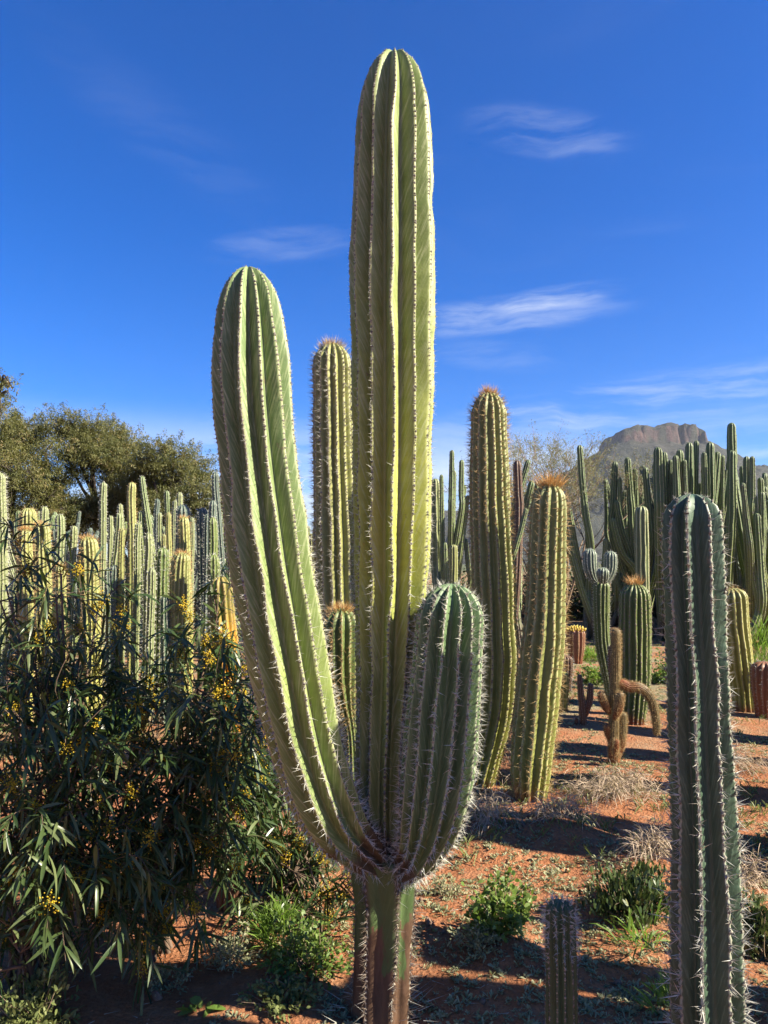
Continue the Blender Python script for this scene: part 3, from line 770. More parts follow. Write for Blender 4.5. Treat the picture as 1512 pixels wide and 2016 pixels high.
# thin columns in the gap right of the central column
clump('slim pale and dark columns in the gap beside the tall central column', 885, 14.0, [
    (857, 942, 21, 860, 1120, 0, PALE_SKIN), (869, 934, 9, 872, 1120), (890, 886, 11, 888, 1010), (893, 925, 13, 886, 1120), (909, 905, 11, 908, 1010), (915, 955, 10, 893, 1090), (921, 975, 9, 905, 1110),
    (876, 1068, 10, 880, 1180), (917, 1060, 9, 925, 1150)], seed=201)
cactus('yellow_cactus', 'low yellow ribbed cactus in front of the slim dark columns', [(893, 1072, 15), (893, 1100, 16), (893, 1180, 16)], 8.5, GOLD_SKIN, ribs=9, depth=0.3, prof='lo', ring=0.03, cap=0.8, seed=203, sp=[dict(step=0.04, n=4, len=0.02, w=0.0012, mat=SPINE_W)])
clump('slanting columns between the tall golden crowned cactus and the shorter sunlit one', 1010, 13.5, [
    (1018, 906, 17, 1022, 1010, 0, DARKBR_SKIN), (1041, 905, 12, 1010, 1020, -3), (1020, 950, 11, 1022, 1050), (1048, 946, 14, 1008, 1110, -2), (1057, 950, 9, 1050, 1100), (1036, 1000, 10, 1005, 1120), (1015, 1040, 9, 1000, 1150)], seed=211)
clump('tall lone column with long slanting stems before the wispy leafless tree', 1172, 16.0, [
    (1141, 876, 13, 1164, 1085, -3), (1120, 1000, 12, 1165, 1220, -2), (1108, 1020, 13, 1172, 1240, -4), (1128, 1060, 12, 1160, 1190), (1192, 1060, 10, 1186, 1180), (1155, 905 + 110, 9, 1160, 1150)], seed=221)
clump('loose organ pipe clump of curving stems next to the tall lone column', 1262, 16.5, [
    (1211, 908, 13, 1206, 1040, 0), (1235, 900, 14, 1246, 1060, 1), (1250, 922, 10, 1254, 1050), (1270, 919, 13, 1282, 1070, 1), (1206, 1020, 14, 1252, 1130, -10), (1204, 1045, 14, 1248, 1150, -10), (1213, 985, 13, 1240, 1090, -4),
    (1228, 1060, 12, 1262, 1170, -4), (1289, 910, 12, 1312, 1010, -7), (1299, 930, 9, 1302, 1030), (1220, 940, 9, 1222, 1060), (1192, 945, 7, 1195, 1060)], seed=231)
clump('dense organ pipe clump standing below the mountain cliffs', 1340, 15.5, [
    (1295, 880, 19, 1299, 1010), (1308, 890, 12, 1314, 1020), (1330, 896, 14, 1334, 1010), (1338, 885, 15, 1345, 1020), (1357, 871, 17, 1356, 1030), (1371, 867, 12, 1366, 1030), (1320, 905, 9, 1322, 1030), (1348, 905, 8, 1352, 1030),
    (1379, 950, 10, 1372, 1060), (1325, 1000, 16, 1335, 1150), (1290, 1000, 14, 1320, 1160), (1345, 1040, 15, 1345, 1180), (1310, 1080, 15, 1325, 1200), (1300, 1060, 12, 1312, 1190), (1360, 1010, 14, 1356, 1160)], seed=241, scatter=0.8)
clump('tallest organ pipe clump with one column rising well above the rest', 1430, 15.5, [
    (1440, 832, 18, 1442, 940), (1398, 870, 18, 1400, 1020), (1386, 890, 12, 1388, 1020), (1413, 889, 15, 1398, 1030, 1), (1423, 896, 9, 1420, 1030), (1441, 886, 17, 1441, 1020), (1432, 924, 16, 1418, 1060, -1), (1428, 925, 9, 1402, 1090),
    (1460, 917, 10, 1466, 1030, 0), (1442, 966, 16, 1488, 1200, -6), (1472, 960, 14, 1474, 1120), (1416, 950, 12, 1430, 1080), (1440, 1050, 14, 1452, 1180), (1405, 1060, 14, 1410, 1190), (1425, 1040, 12, 1432, 1180)], seed=251, scatter=0.8)
clump('organ pipe clump with dry brown stem tips at the thicket end', 1500, 14.5, [
    (1470, 898, 14, 1470, 1020), (1481, 898, 12, 1480, 1020), (1497, 940, 13, 1506, 1080), (1500, 968, 14, 1500, 1120), (1486, 975, 12, 1486, 1130), (1512, 985, 13, 1512, 1130), (1462, 950, 11, 1478, 1090), (1490, 1010, 16, 1500, 1190),
    (1515, 1040, 18, 1516, 1190), (1530, 960, 16, 1528, 1150), (1550, 930, 16, 1545, 1150), (1475, 1060, 14, 1495, 1200)], seed=261, scatter=0.7)
for k, (px, Y) in enumerate(((1235, 19.5), (1300, 20.0), (1375, 19.0), (1450, 20.0), (1545, 17.5), (1640, 16.0))):
    lr = random.Random(300 + k)
    clump(['dark stems behind the loose curving organ pipe clump', 'shaded stems behind the dense clump below the cliffs, on its tall lone column side', 'dark stems between the dense clump and the tallest clump', 'shaded stems behind the clump with dry brown tips', 'dark stems past the dry tipped clump at the thicket end', 'outermost shaded stems beyond the thicket end'][k], px, Y, [(px + lr.uniform(-45, 45), lr.uniform(915, 1060), lr.uniform(9, 14), px + lr.uniform(-30, 30), 1160, lr.uniform(-6, 6)) for _ in range(26)],
          mat=DKBLUE_SKIN if k % 2 else ORGAN_SKIN, group='organ pipe clumps in the shade of the back row', seed=270 + k, scatter=0.9)

# left thicket: mostly single columns
GL = 'single columns of the left thicket'
gcol = dict(ribs=12, depth=0.25, prof='lo', ring=0.03, lump=0.02, tub=0.015, tubsp=0.05)
LEFT = [  # label, top px, py, w, base px, Y, skin, crown, group
    ('stout sunlit gold spined column in front of a dark twin near the orange stem', 358, 1087, 42, 356, 7.6, GOLD_SKIN, 90),
    ('stout sunlit cactus with orange crown above the wattle sprays, alone on its side', 172, 1056, 37, 180, 7.4, GOLD_SKIN, 110),
    ('stout sunlit cactus with reddish crown overlapping a rounder one behind', 80, 1030, 37, 82, 7.8, GOLD_SKIN, 90),
    ('rounded many ribbed cactus top behind the reddish crowned one', 56, 1000, 31, 56, 9.0, GOLD_SKIN, 0),
    ('low bristly cactus with fuzzy orange crown tucked beside stout pair', 50, 1040, 28, 52, 7.2, GOLD_SKIN, 150),
    ('slender pale column peeking over the stout pair', 88, 997, 15, 88, 11.0, PALE_SKIN, 0),
    ('short pale column under yellow wattle flowers', 118, 1012, 18, 119, 10.0, PALE_SKIN, 0),
    ('lower lit column below the wattle tips with pale ribs', 118, 1112, 24, 118, 7.0, GOLD_SKIN, 40),
    ('thin bent column left of the lone stout cactus', 146, 1035, 14, 130, 9.5, PALE_SKIN, 0),
    ('tallest slender column before the dark tree trunk', 204, 949, 15, 204, 9.5, PALE_SKIN, 0),
    ('tall slender yellow column next to the tallest slender one', 260, 949, 16, 258, 8.6, GOLD_SKIN, 0),
    ('pale ridged column leaning between the two tall slender ones', 236, 1010, 17, 226, 9.3, PALE_SKIN, 0),
    ('very thin yellow column behind the leaning pale one', 218, 1015, 9, 215, 11.5, PALE_SKIN, 0),
    ('short slim column tip rising over the leaning pale one', 237, 992, 11, 236, 11.0, PALE_SKIN, 0),
    ('slim lit column with a broken tip before the tall yellow one', 241, 1040, 14, 242, 8.2, GOLD_SKIN, 0),
    ('slim bright column right against the tall yellow one', 273, 1029, 13, 268, 8.2, PALE_SKIN, 0),
    ('bright column tilting toward the stout gold one', 292, 1049, 16, 283, 7.9, PALE_SKIN, 0),
    ('short pale column with half shaded body', 299, 1119, 15, 298, 7.4, PALE_SKIN, 0),
    ('long dark tapering column bending with pale ribs', 279, 937, 12, 304, 11.5, ORGAN_SKIN, 0),
    ('slim column in the middle row beside the bending one', 277, 1006, 10, 279, 11.5, ORGAN_SKIN, 0),
    ('small shaded blue column against the tree foliage', 310, 982, 11, 310, 12.5, DKBLUE_SKIN, 0),
    ('thin lit column against the tree foliage', 328, 966, 11, 328, 12.0, ORGAN_SKIN, 0),
    ('thin pale column above the ribbed domed one', 354, 969, 11, 354, 12.0, PALE_SKIN, 0),
    ('white ribbed column half in shade', 314, 1010, 12, 316, 11.0, PALE_SKIN, 0),
    ('narrow column squeezed between two pale ones', 332, 1009, 10, 332, 11.0, GOLD_SKIN, 0),
    ('narrow white column next to the ribbed domed one', 345, 985, 9, 344, 11.8, PALE_SKIN, 0),
    ('domed column with white streaked crown over the gold one', 359, 994, 25, 358, 10.0, DKBLUE_SKIN, 0),
    ('gold spined column standing between the domed and the stout one', 361, 1017, 22, 362, 8.6, GOLD_SKIN, 50),
    ('dark olive column in the shade of its stout gold neighbour', 320, 1078, 30, 320, 8.0, OLIVE_SKIN, 0),
    ('little striped cactus at the foot of the dark olive column', 324, 1172, 18, 324, 7.5, BLUE_SKIN, 0),
    ('small yellow tip poking between shaded columns', 323, 1052, 9, 327, 10.5, GOLD_SKIN, 0),
    ('thin white column right of the domed one', 377, 1018, 10, 378, 10.8, PALE_SKIN, 0),
    ('dark blue stout column with white glints', 398, 1000, 25, 400, 10.0, DKBLUE_SKIN, 0),
    ('narrow dark blue column leaning on the stout dark one', 408, 1012, 13, 412, 9.8, DKBLUE_SKIN, 0),
    ('shaded green column beside the long left arm', 419, 985, 15, 420, 9.6, DKBLUE_SKIN, 0),
    ('tallest dark column touching the long left arm', 424, 929, 16, 432, 9.9, DKBLUE_SKIN, 0),
    ('green column with one sunlit edge near the old orange stem', 418, 1018, 18, 424, 8.4, OLIVE_SKIN, 0),
    ('olive column low beside the old orange stem', 420, 1092, 26, 420, 7.4, OLIVE_SKIN, 0),
    ('low dark blue column under wattle leaves', 212, 1119, 13, 212, 8.0, DKBLUE_SKIN, 0),
    ('low dark blue column with rounded top near the leaning pale one', 226, 1112, 20, 227, 8.2, DKBLUE_SKIN, 0),
    ('tall pale column at the far end of the left thicket', -3, 930, 26, -2, 8.6, PALE_SKIN, 0),
    ('short column with orange tip among the wattle twigs', 112, 1190, 22, 114, 6.6, GOLD_SKIN, 60),
    ('dim blue column seen between the long left arm and the bristly crowned cactus', 606, 1035, 10, 606, 12.0, ORGAN_SKIN, 0),
    ('dim yellow column seen beside the bristly crowned cactus', 614, 1050, 14, 612, 9.0, GOLD_SKIN, 0),
]
for k, (lab, px, py, w, bx, Y, mt, cr) in enumerate(LEFT):
    bx += ((k * 37) % 11 - 5) * 1.3; w *= 0.9 + ((k * 53) % 7) * 0.035
    pts = [(px, py, w * 0.92), (px + (bx - px) * 0.2 + ((k * 29) % 5 - 2) * .8, py + 40, w), (px + (bx - px) * 0.6, py + 110, w), (bx, py + 190, w * 1.02)]
    big = w > 20
    cactus('columnar_cactus', lab, pts, Y, mt, GL, cap=1.0 if big else 1.4, seed=400 + k, phase=k * 0.6, **{**gcol, 'ribs': 14 if w > 28 else (11 if big else 8), 'depth': .24 if big else .3},
           sp=[dict(step=0.04, n=6, len=0.045 if big else 0.026, w=0.0019, mat=SPINE_Y if mt is GOLD_SKIN else SPINE_W)],
           crown=dict(n=cr, len=0.06, w=0.002, mat=SPINE_O, rad=0.8) if cr else None)
clump('leaning pale cactus stems under the tall end column', 40, 11.5, [(14, 1050, 10, 34, 1130), (22, 1060, 11, 50, 1140), (30, 1040, 9, 46, 1120), (8, 1075, 10, 30, 1150)], mat=PALE_SKIN, seed=470)
lr = random.Random(5)
for k, (px, Y) in enumerate(((70, 14), (150, 14.5), (250, 14), (340, 15), (395, 14), (450, 13))):
    clump(['back row stems behind the rounded cactus and stout pair', 'back row stems behind the lone stout orange crowned cactus', 'back row stems behind the two tall slender columns', 'back row stems behind the domed column', 'back row stems behind the dark blue stout column', 'back row stems behind the long left arm'][k], px, Y, [(px + lr.uniform(-45, 45), lr.uniform(1005, 1080), lr.uniform(7, 15), px + lr.uniform(-40, 40), 1170, lr.uniform(-5, 5)) for _ in range(13)],
          mat=[ORGAN_SKIN, DKBLUE_SKIN, OLIVE_SKIN][k % 3], group='slim column clumps under the trees', seed=480 + k, scatter=1.2)  # darker skins put the missing shadows between the columns into the colour

# ------------------------------------------------------------------ trees
TREE_LEAF = leafmat('olive tree leaf', (0.075, 0.088, 0.028), (0.18, 0.17, 0.058), 0.32, 0.6, (0.24, 0.18, 0.08))
WISP_LEAF = leafmat('wispy tree leaf', (0.16, 0.17, 0.085), (0.22, 0.21, 0.10), 0.3, 0.6)
BUSH_LEAF = leafmat('dark bush leaf', (0.035, 0.055, 0.02), (0.08, 0.10, 0.035), 0.25, 0.6)
BARK_D = plain('dark tree bark', (0.06, 0.045, 0.035), (0.03, 0.022, 0.018), 0.9, 15, 0.6, 0.02)
BARK_L = plain('grey tan twig bark', (0.24, 0.17, 0.11), (0.15, 0.10, 0.065), 0.9, 15, 0.5, 0.02)


def tree(label, bpx, Y, lobes, n_clump, per, leaf, lw, lmat, bmat, seed, trunk_r=0.16, fork_py=1030, name='acacia_tree', group=None, spread=0.38, twig=0.012, flat=0.5):
    lr = np.random.default_rng(seed)
    b = P(bpx, 1200, Y)[0]; base = np.array([b.x, Y, 0.0])
    t = thing(name, label, 'tree', base, group)
    fork = np.array(P(bpx, fork_py, Y)[0])
    L = []
    for (px, py, rx, ry) in lobes:
        c, tt = P(px, py, Y + lr.uniform(-1.2, 1.2)); s = tt / F
        L.append((np.array(c), np.array([rx * s, max(rx, ry) * s, ry * s])))
    wood = Acc(); v, q = tube([base - [0, 0, .15], base * .5 + fork * .5 + [lr.uniform(-.1, .1), 0, 0], fork], trunk_r, trunk_r * 0.7, 8); wood.add(v, q)
    vol = np.array([l[1].prod() for l in L]); cnt = np.maximum((n_clump * vol / vol.sum()).astype(int), 6)
    cl = []; nodes = []
    for (c, r), k in zip(L, cnt):
        v, q = tube([fork, fork * .5 + c * .5 + lr.normal(0, .15, 3) - [0, 0, .2], c], trunk_r * 0.5, trunk_r * 0.2, 6); wood.add(v, q)
        subs = []
        for _ in range(max(4, k // 9)):
            d = unit(lr.normal(size=3)); e = c + d * r * lr.uniform(.45, .8)
            v, q = tube([c - [0, 0, r[2] * .3], c * .45 + e * .55 + lr.normal(0, .08, 3), e], trunk_r * 0.18, twig, 5, 4); wood.add(v, q); subs.append(e)
        subs = np.array(subs)
        for _ in range(k):
            d = unit(lr.normal(size=3)); e = c + d * r * lr.random() ** 0.38 * lr.uniform(.85, 1.12)
            s0 = subs[np.argmin(np.linalg.norm(subs - e, axis=1))]
            v, q = tube([s0, s0 * .5 + e * .5 + lr.normal(0, .06, 3), e], twig, twig * .4, 3, 3); wood.add(v, q); cl.append(e)
    cl = np.array(cl); V, Q = wood.get(); obj('trunk', V, [Q], bmat, t, base)
    n = len(cl) * per
    tone = np.repeat(lr.random(len(cl)), per)
    cenl = np.mean([l[0] for l in L], axis=0)
    sd = unit(unit(cl - cenl) * .8 + lr.normal(0, .55, cl.shape) + [0, 0, .25]); sl_ = spread * lr.uniform(.8, 2.6, len(cl))
    u = lr.random(n)
    cen = np.repeat(cl, per, 0) + np.repeat(sd * sl_[:, None], per, 0) * (u - .25)[:, None]
    off = lr.normal(size=(n, 3)) * np.array([1, 1, flat]) * (spread * .42 * (1.15 - u))[:, None]
    d = unit(np.repeat(sd, per, 0) * .6 + lr.normal(size=(n, 3)) + [0, 0, -.15])
    v, q, tr, rd = blades(cen + off, d, leaf * lr.uniform(.6, 1.3, n), lw, 0.2, seg=2)
    rd = np.clip(np.repeat(tone, 5) * .75 + rd * .3, 0, 1)
    obj('crown', v, [q, tr], lmat, t, base, False, {'rnd': rd}, 'stuff')
    return t


TG = 'acacia trees behind the left thicket'
tree('broad olive brown acacia tree at the far end of the left thicket', 20, 23, [(-10, 870, 75, 55), (45, 880, 40, 62), (15, 945, 75, 55), (75, 960, 35, 45), (-60, 930, 60, 70), (60, 1030, 60, 45), (0, 1020, 70, 50), (95, 905, 28, 40), (110, 1000, 40, 50)], 1080, 105, .085, .022, TREE_LEAF, BARK_D, 1, group=TG)
tree('darkest acacia tree with visible forked trunk behind the slender columns', 190, 25, [(130, 850, 42, 36), (180, 868, 45, 38), (235, 870, 42, 34), (140, 920, 40, 38), (225, 920, 45, 42), (110, 985, 35, 45), (245, 975, 40, 42), (180, 895, 55, 30), (120, 1040, 40, 40), (255, 1030, 45, 40), (205, 940, 30, 30), (165, 1010, 40, 40), (210, 1000, 35, 45)], 1080, 105, .085, .022, TREE_LEAF, BARK_D, 2, fork_py=990, group=TG)
tree('spreading acacia tree reaching toward the long left arm', 330, 24, [(300, 910, 45, 34), (345, 905, 40, 30), (385, 925, 35, 34), (330, 955, 60, 40), (390, 975, 40, 40), (280, 960, 35, 40), (440, 985, 40, 38), (340, 1010, 70, 40), (290, 1040, 50, 35), (400, 1030, 50, 40)], 900, 105, .085, .022, TREE_LEAF, BARK_D, 3, group=TG)
tree('near acacia branch tree leaning in past the picture edge by the left thicket', -60, 15, [(-95, 800, 55, 60), (-40, 790, 45, 40), (2, 772, 28, 10), (4, 752, 20, 6), (-120, 880, 60, 60)], 260, 50, .07, .02, TREE_LEAF, BARK_D, 4, trunk_r=.12, fork_py=980, spread=.22)


def wispy_tree():
    lr = np.random.default_rng(77); Y = 18.5
    b = P(1092, 1200, Y)[0]; base = np.array([b.x, Y, 0.0])
    t = thing('wispy_tree', 'wispy almost leafless tree with fine twigs beside the mountain', 'tree', base)
    wood = Acc(); tips = []
    def grow(p, d, l, r, lev):
        mid = p + d * l * .5 + lr.normal(0, .05 * l, 3); e = p + d * l + lr.normal(0, .07 * l, 3) + np.array([0, 0, .02])
        v, q = tube([p, mid, e], r, r * .62, 5 if lev < 2 else 3, 4 if lev < 3 else 3); wood.add(v, q)
        if lev >= 3: tips.append((mid, d)); tips.append((e, d))
        if lev >= 5: return
        for _ in range(3 if lev < 2 else (3 if lr.random() < .6 else 2)):
            nd = unit(d + lr.normal(0, .36, 3) * [1.1, 1.1, .7] + [0, 0, .05])
            grow(e if lr.random() < .6 else mid * .4 + e * .6, nd, l * lr.uniform(.62, .82), r * .6, lev + 1)
    for dx in (-.55, -.28, -.05, .12, .35, .6):
        grow(base + [dx * .2, 0, -.1], unit(np.array([dx * .55, lr.uniform(-.2, .2), 1.0])), 1.62, .040, 0)
    V, Q = wood.get(); obj('trunk', V, [Q], BARK_L, t, base)
    P_ = np.array([a for a, _ in tips]); D_ = np.array([d for _, d in tips]); per = 9
    p = np.repeat(P_, per, 0) + lr.normal(0, .05, (len(P_) * per, 3)); d = unit(np.repeat(D_, per, 0) + lr.normal(0, .6, p.shape))
    v, q, tr, rd = blades(p, d, .06, .012, .3, seg=2)
    obj('crown', v, [q, tr], WISP_LEAF, t, base, False, {'rnd': rd}, 'stuff')


wispy_tree()


def bush(name, label, px, py, w, h, Y, n, leaf, lw, mat, seed, group=None, cat='bush', shape=0.5, up=0.5, stems=True, gnd=None, droop=0.3):
    """leafy low plant: stems and leaves filling an uneven dome; w,h in metres"""
    lr = np.random.default_rng(seed)
    c = gnd if gnd is not None else P(px, py, Y)[0]
    base = np.array([c[0], c[1], float(gz(c[0], c[1]))])
    t = thing(name, label, cat, base, group)
    k = max(8, n // 26)
    e = unit(lr.normal(size=(k, 3))); e[:, 2] = np.abs(e[:, 2])
    rr = lr.uniform(.45, 1.0, k) ** .7
    tip = base + e * np.array([w / 2, w / 2 * .8, h]) * rr[:, None]
    if stems:
        A = Acc()
        for q in tip:
            v, f = tube([base + [lr.normal(0, w * .05), lr.normal(0, w * .05), -.02], base * .5 + q * .5 + lr.normal(0, w * .05, 3), q], max(.0018, h * .008), .0012, 3, 3); A.add(v, f)
        V, Q = A.get(); obj('stems', V, [Q], BARK_L, t, base, kind='stuff')
    i = lr.integers(0, k, n); u = lr.uniform(.35, 1.05, n)[:, None]
    p = base + (tip[i] - base) * u + lr.normal(0, 1, (n, 3)) * np.array([w, w, h * .8]) * .05
    p[:, 2] = np.maximum(p[:, 2], base[2] + .005)
    d = unit(unit(tip[i] - base) * shape + lr.normal(0, .6, (n, 3)) + [0, 0, up])
    v, q, tr, rd = blades(p, d, leaf * lr.uniform(.6, 1.3, n), lw, droop)
    obj('leaves', v, [q, tr], mat, t, base, False, {'rnd': rd}, 'stuff')
    return t


for k, (px, Y, w, h) in enumerate(((600, 24, 5, 1.9), (760, 25, 6, 1.6), (900, 24, 6, 1.8), (1050, 22, 5, 2.1), (1180, 22, 4, 1.8), (480, 22, 4, 2.0), (60, 19, 5, 2.2), (330, 19, 5, 2.0), (1320, 24, 6, 2.2), (1480, 24, 6, 2.4), (200, 20, 5, 2.1), (-120, 18, 5, 2.3), (1650, 22, 6, 2.5))):
    bush('dark_bush', 'dark leafy bush ' + ['between long left arm and bristly crowned cactus', 'hidden behind the tall central column', 'behind the slim columns beside the central column', 'behind the wispy leafless tree', 'behind the tall lone column', 'behind the long left arm', 'under the broad acacia by the end column', 'behind the domed column', 'behind the dense organ pipe clump', 'behind the dry tipped organ pipe clump', 'at the foot of the darkest acacia', 'beyond the tall end column', 'beyond the thicket end'][k], px, 1250, w, h, Y, 3800, .13, .05, BUSH_LEAF, 500 + k, 'dark background bushes')

SIDE = [(3.3, 5.0, 3.65, .23), (2.7, 3.78, 2.2, .17), (2.95, 4.08, 2.3, .17), (2.4, 2.2, 1.72, .16), (2.5, 2.48, 1.6, .14), (4.3, 5.75, 2.9, .2), (4.2, 6.7, 2.8, .22)]

# ------------------------------------------------------------------ wattle shrubs
WLEAF = leafmat('wattle leaf', (0.030, 0.058, 0.018), (0.070, 0.105, 0.035), 0.28, 0.34, (0.12, 0.15, 0.06))
WFLOWER = leafmat('wattle flower', (0.62, 0.43, 0.02), (0.50, 0.38, 0.04), 0.35, 0.8)
WBARK = plain('wattle bark', (0.08, 0.05, 0.032), (0.13, 0.085, 0.055), 0.8, 25, 0.4)
LEAFMESH = []


def leaf_meshes():
    for k in range(4):
        n = 6; us = np.linspace(0, 1, n); w = np.sin(us * math.pi * .94 + .1) ** .8 * .5; w[-1] = 0.02
        c = np.column_stack([np.zeros(n), us, -(.10 + .12 * k) * us ** 2]); V = []
        for i in range(n): V += [c[i] + [w[i] * .105, 0, .012], c[i], c[i] - [w[i] * .105, 0, -.012]]
        Q = []
        for i in range(n - 1):
            for j in (0, 1): Q.append([3 * i + j, 3 * i + j + 1, 3 * i + j + 4, 3 * i + j + 3])
        o = obj('leaf', np.array(V), [np.array(Q)], WLEAF, attrs={'rnd': np.full(len(V), [.2, .5, .75, .95][k])})
        LEAFMESH.append(o.data); bpy.data.objects.remove(o)


leaf_meshes()


def wattle(label, base_px, Yb, lobes, n_twig, seed, singles=300, per=19, group='wattle shrubs', fl=0.35, ll=.105):
    lr = np.random.default_rng(seed)
    b = P(base_px, 1700, Yb)[0]; base = np.array([b.x, Yb, float(gz(b.x, Yb))])
    t = thing('wattle_shrub', label, 'shrub', base, group)
    wood = Acc(); L = []
    for (px, py, rx, ry, Y) in lobes:
        c, tt = P(px, py, Y); s = tt / F; L.append((np.array(c), np.array([rx * s, min(max(rx, ry) * s * .7, .45), ry * s])))
    vol = np.array([l[1].prod() ** .8 for l in L]); cnt = np.maximum((n_twig * vol / vol.sum()).astype(int), 5)
    lp, ld, fp = [], [], []
    for (c, r), k in zip(L, cnt):
        nst = max(2, k // 14); pts = []
        for _ in range(nst):
            e = c + unit(lr.normal(size=3)) * r * lr.uniform(.2, .8); e[2] = max(e[2], .15)
            cv = np.array([base + [lr.normal(0, .05), lr.normal(0, .05), -.03], base * .55 + e * .45 + [0, 0, .12] + lr.normal(0, .06, 3), e])
            v, q = tube(cv, .011, .004, 6, 6); wood.add(v, q); pts.append(catmull(cv, 8)[6:])
        pts = np.vstack(pts)
        for _ in range(k):
            s = c + unit(lr.normal(size=3)) * r * lr.random() ** .4
            s[2] = max(s[2], .06)
            a = pts[np.argmin(np.linalg.norm(pts - s, axis=1))]
            if np.linalg.norm(a - s) > .45: a = s + (a - s) * .45 / np.linalg.norm(a - s)
            d = unit(unit(s - c) * .7 + lr.normal(0, .45, 3) + [0, 0, .35]); ln = lr.uniform(.16, .34)
            e = s + d * ln * .6 + np.array([0, 0, .04]); e2 = e + (d * .5 - [0, 0, .35]) * ln * .6
            v, q = tube([a, s, e, e2], .0028, .0010, 3, 4); wood.add(v, q)
            cv = catmull([s, e, e2], 10)
            for j in range(per):
                u = (j + lr.random()) / per; ip = cv[min(int(u * 20), len(cv) - 1)]
                td = unit(cv[min(int(u * 20) + 1, len(cv) - 1)] - cv[max(int(u * 20) - 1, 0)])
                sd = unit(lr.normal(size=3)); dd = unit(td * .6 + sd * .75 + [0, 0, -.12]); lp.append(ip); ld.append(dd)
                if lr.random() < fl * .055:
                    m = lr.integers(50, 110); fp.append(ip + lr.normal(0, .012, (m, 3)) * [1, 1, 1.4] + [0, 0, .004])
    V, Q = wood.get(); obj('stems', V, [Q], WBARK, t, base)
    lp, ld = np.array(lp), np.array(ld)
    # the leaves that show largest stand as leaves of their own
    near = np.argsort(lp[:, 1] + lr.normal(0, .05, len(lp)))
    one, rest = near[:singles], near[singles:]
    ln = ll * lr.uniform(.6, 1.25, len(rest))
    v, q, tr, rd = blades(lp[rest], ld[rest], ln, ln * .105, lr.uniform(.1, .6, len(rest)))
    obj('foliage', v, [q, tr], WLEAF, t, base, True, {'rnd': rd}, 'stuff')
    if fp:
        fp = np.vstack(fp); v, tr, rd = octs(fp, lr.uniform(.0022, .0042, len(fp)))
        obj('flowers', v, [tr], WFLOWER, t, base, True, {'rnd': rd}, 'stuff')
    for i in one:
        o = bpy.data.objects.new('leaf', LEAFMESH[lr.integers(4)]); COL.objects.link(o); o.parent = t
        d = Vector(ld[i]); sl_ = ll * lr.uniform(.8, 1.3)
        m = d.to_track_quat('Y', 'Z').to_matrix().to_4x4()
        m = Matrix.Translation(Vector(lp[i] - base)) @ m @ Matrix.Rotation(lr.normal(0, .4), 4, 'Y') @ Matrix.Scale(sl_, 4)
        o.matrix_local = m
    return t


wattle('large wattle shrub with yellow blossom filling the dark corner before the left thicket', 60, 3.0, [
    (60, 1560, 150, 110, 2.85), (180, 1650, 130, 120, 2.9), (60, 1740, 130, 100, 2.78), (80, 1420, 120, 80, 3.0), (210, 1760, 80, 70, 2.85), (30, 1890, 60, 70, 2.7)], 250, 11)
wattle('tall thin wattle shrub with blossom sprays held up before the stout sunlit cacti', 130, 3.2, [
    (70, 1300, 90, 70, 3.2), (110, 1150, 60, 70, 3.2), (20, 1180, 35, 80, 3.2), (195, 1230, 60, 60, 3.3), (150, 1360, 90, 60, 3.1)], 50, 14, singles=150, fl=.6)
wattle('wattle shrub with drooping leaves in front of the old orange stem', 310, 3.25, [
    (300, 1490, 100, 100, 3.15), (395, 1400, 70, 110, 3.1), (330, 1640, 120, 110, 3.1), (420, 1560, 65, 120, 3.1), (320, 1360, 70, 60, 3.3), (420, 1260, 45, 60, 3.3), (390, 1740, 80, 55, 3.1), (490, 1430, 30, 110, 3.3)], 225, 12, singles=220)
wattle('smaller sunlit wattle shrub behind the giant trunk', 560, 3.7, [
    (540, 1620, 90, 100, 3.6), (590, 1740, 80, 70, 3.4), (520, 1500, 60, 100, 3.8), (640, 1800, 55, 45, 3.3), (500, 1720, 70, 90, 3.6)], 150, 13, singles=120)

# ------------------------------------------------------------------ small plants on the soil
GREENW = leafmat('green weed leaf', (0.10, 0.17, 0.03), (0.16, 0.22, 0.05), 0.35, 0.5)
GREYW = leafmat('grey green herb leaf', (0.20, 0.215, 0.11), (0.33, 0.32, 0.19), 0.25, 0.7)
OLIVEW = leafmat('olive herb leaf', (0.12, 0.15, 0.045), (0.18, 0.20, 0.07), 0.3, 0.6)
STRAW = leafmat('dry straw', (0.34, 0.25, 0.18), (0.46, 0.36, 0.26), 0.2, 0.8)
SUCC = leafmat('dark succulent leaf', (0.045, 0.075, 0.025), (0.08, 0.11, 0.035), 0.15, 0.4, (0.14, 0.14, 0.05))
GRASSG = leafmat('bright grass blade', (0.11, 0.20, 0.025), (0.18, 0.27, 0.05), 0.4, 0.5)


def gplant(name, label, px, py, wpx, hpx, n, leaf, lw, mat, seed, **kw):
    g = GP(px, py); s = g.y / F
    return bush(name, label, px, py, wpx * s, hpx * s, 0, n, leaf, lw, mat, seed, gnd=(g.x, g.y), **kw)


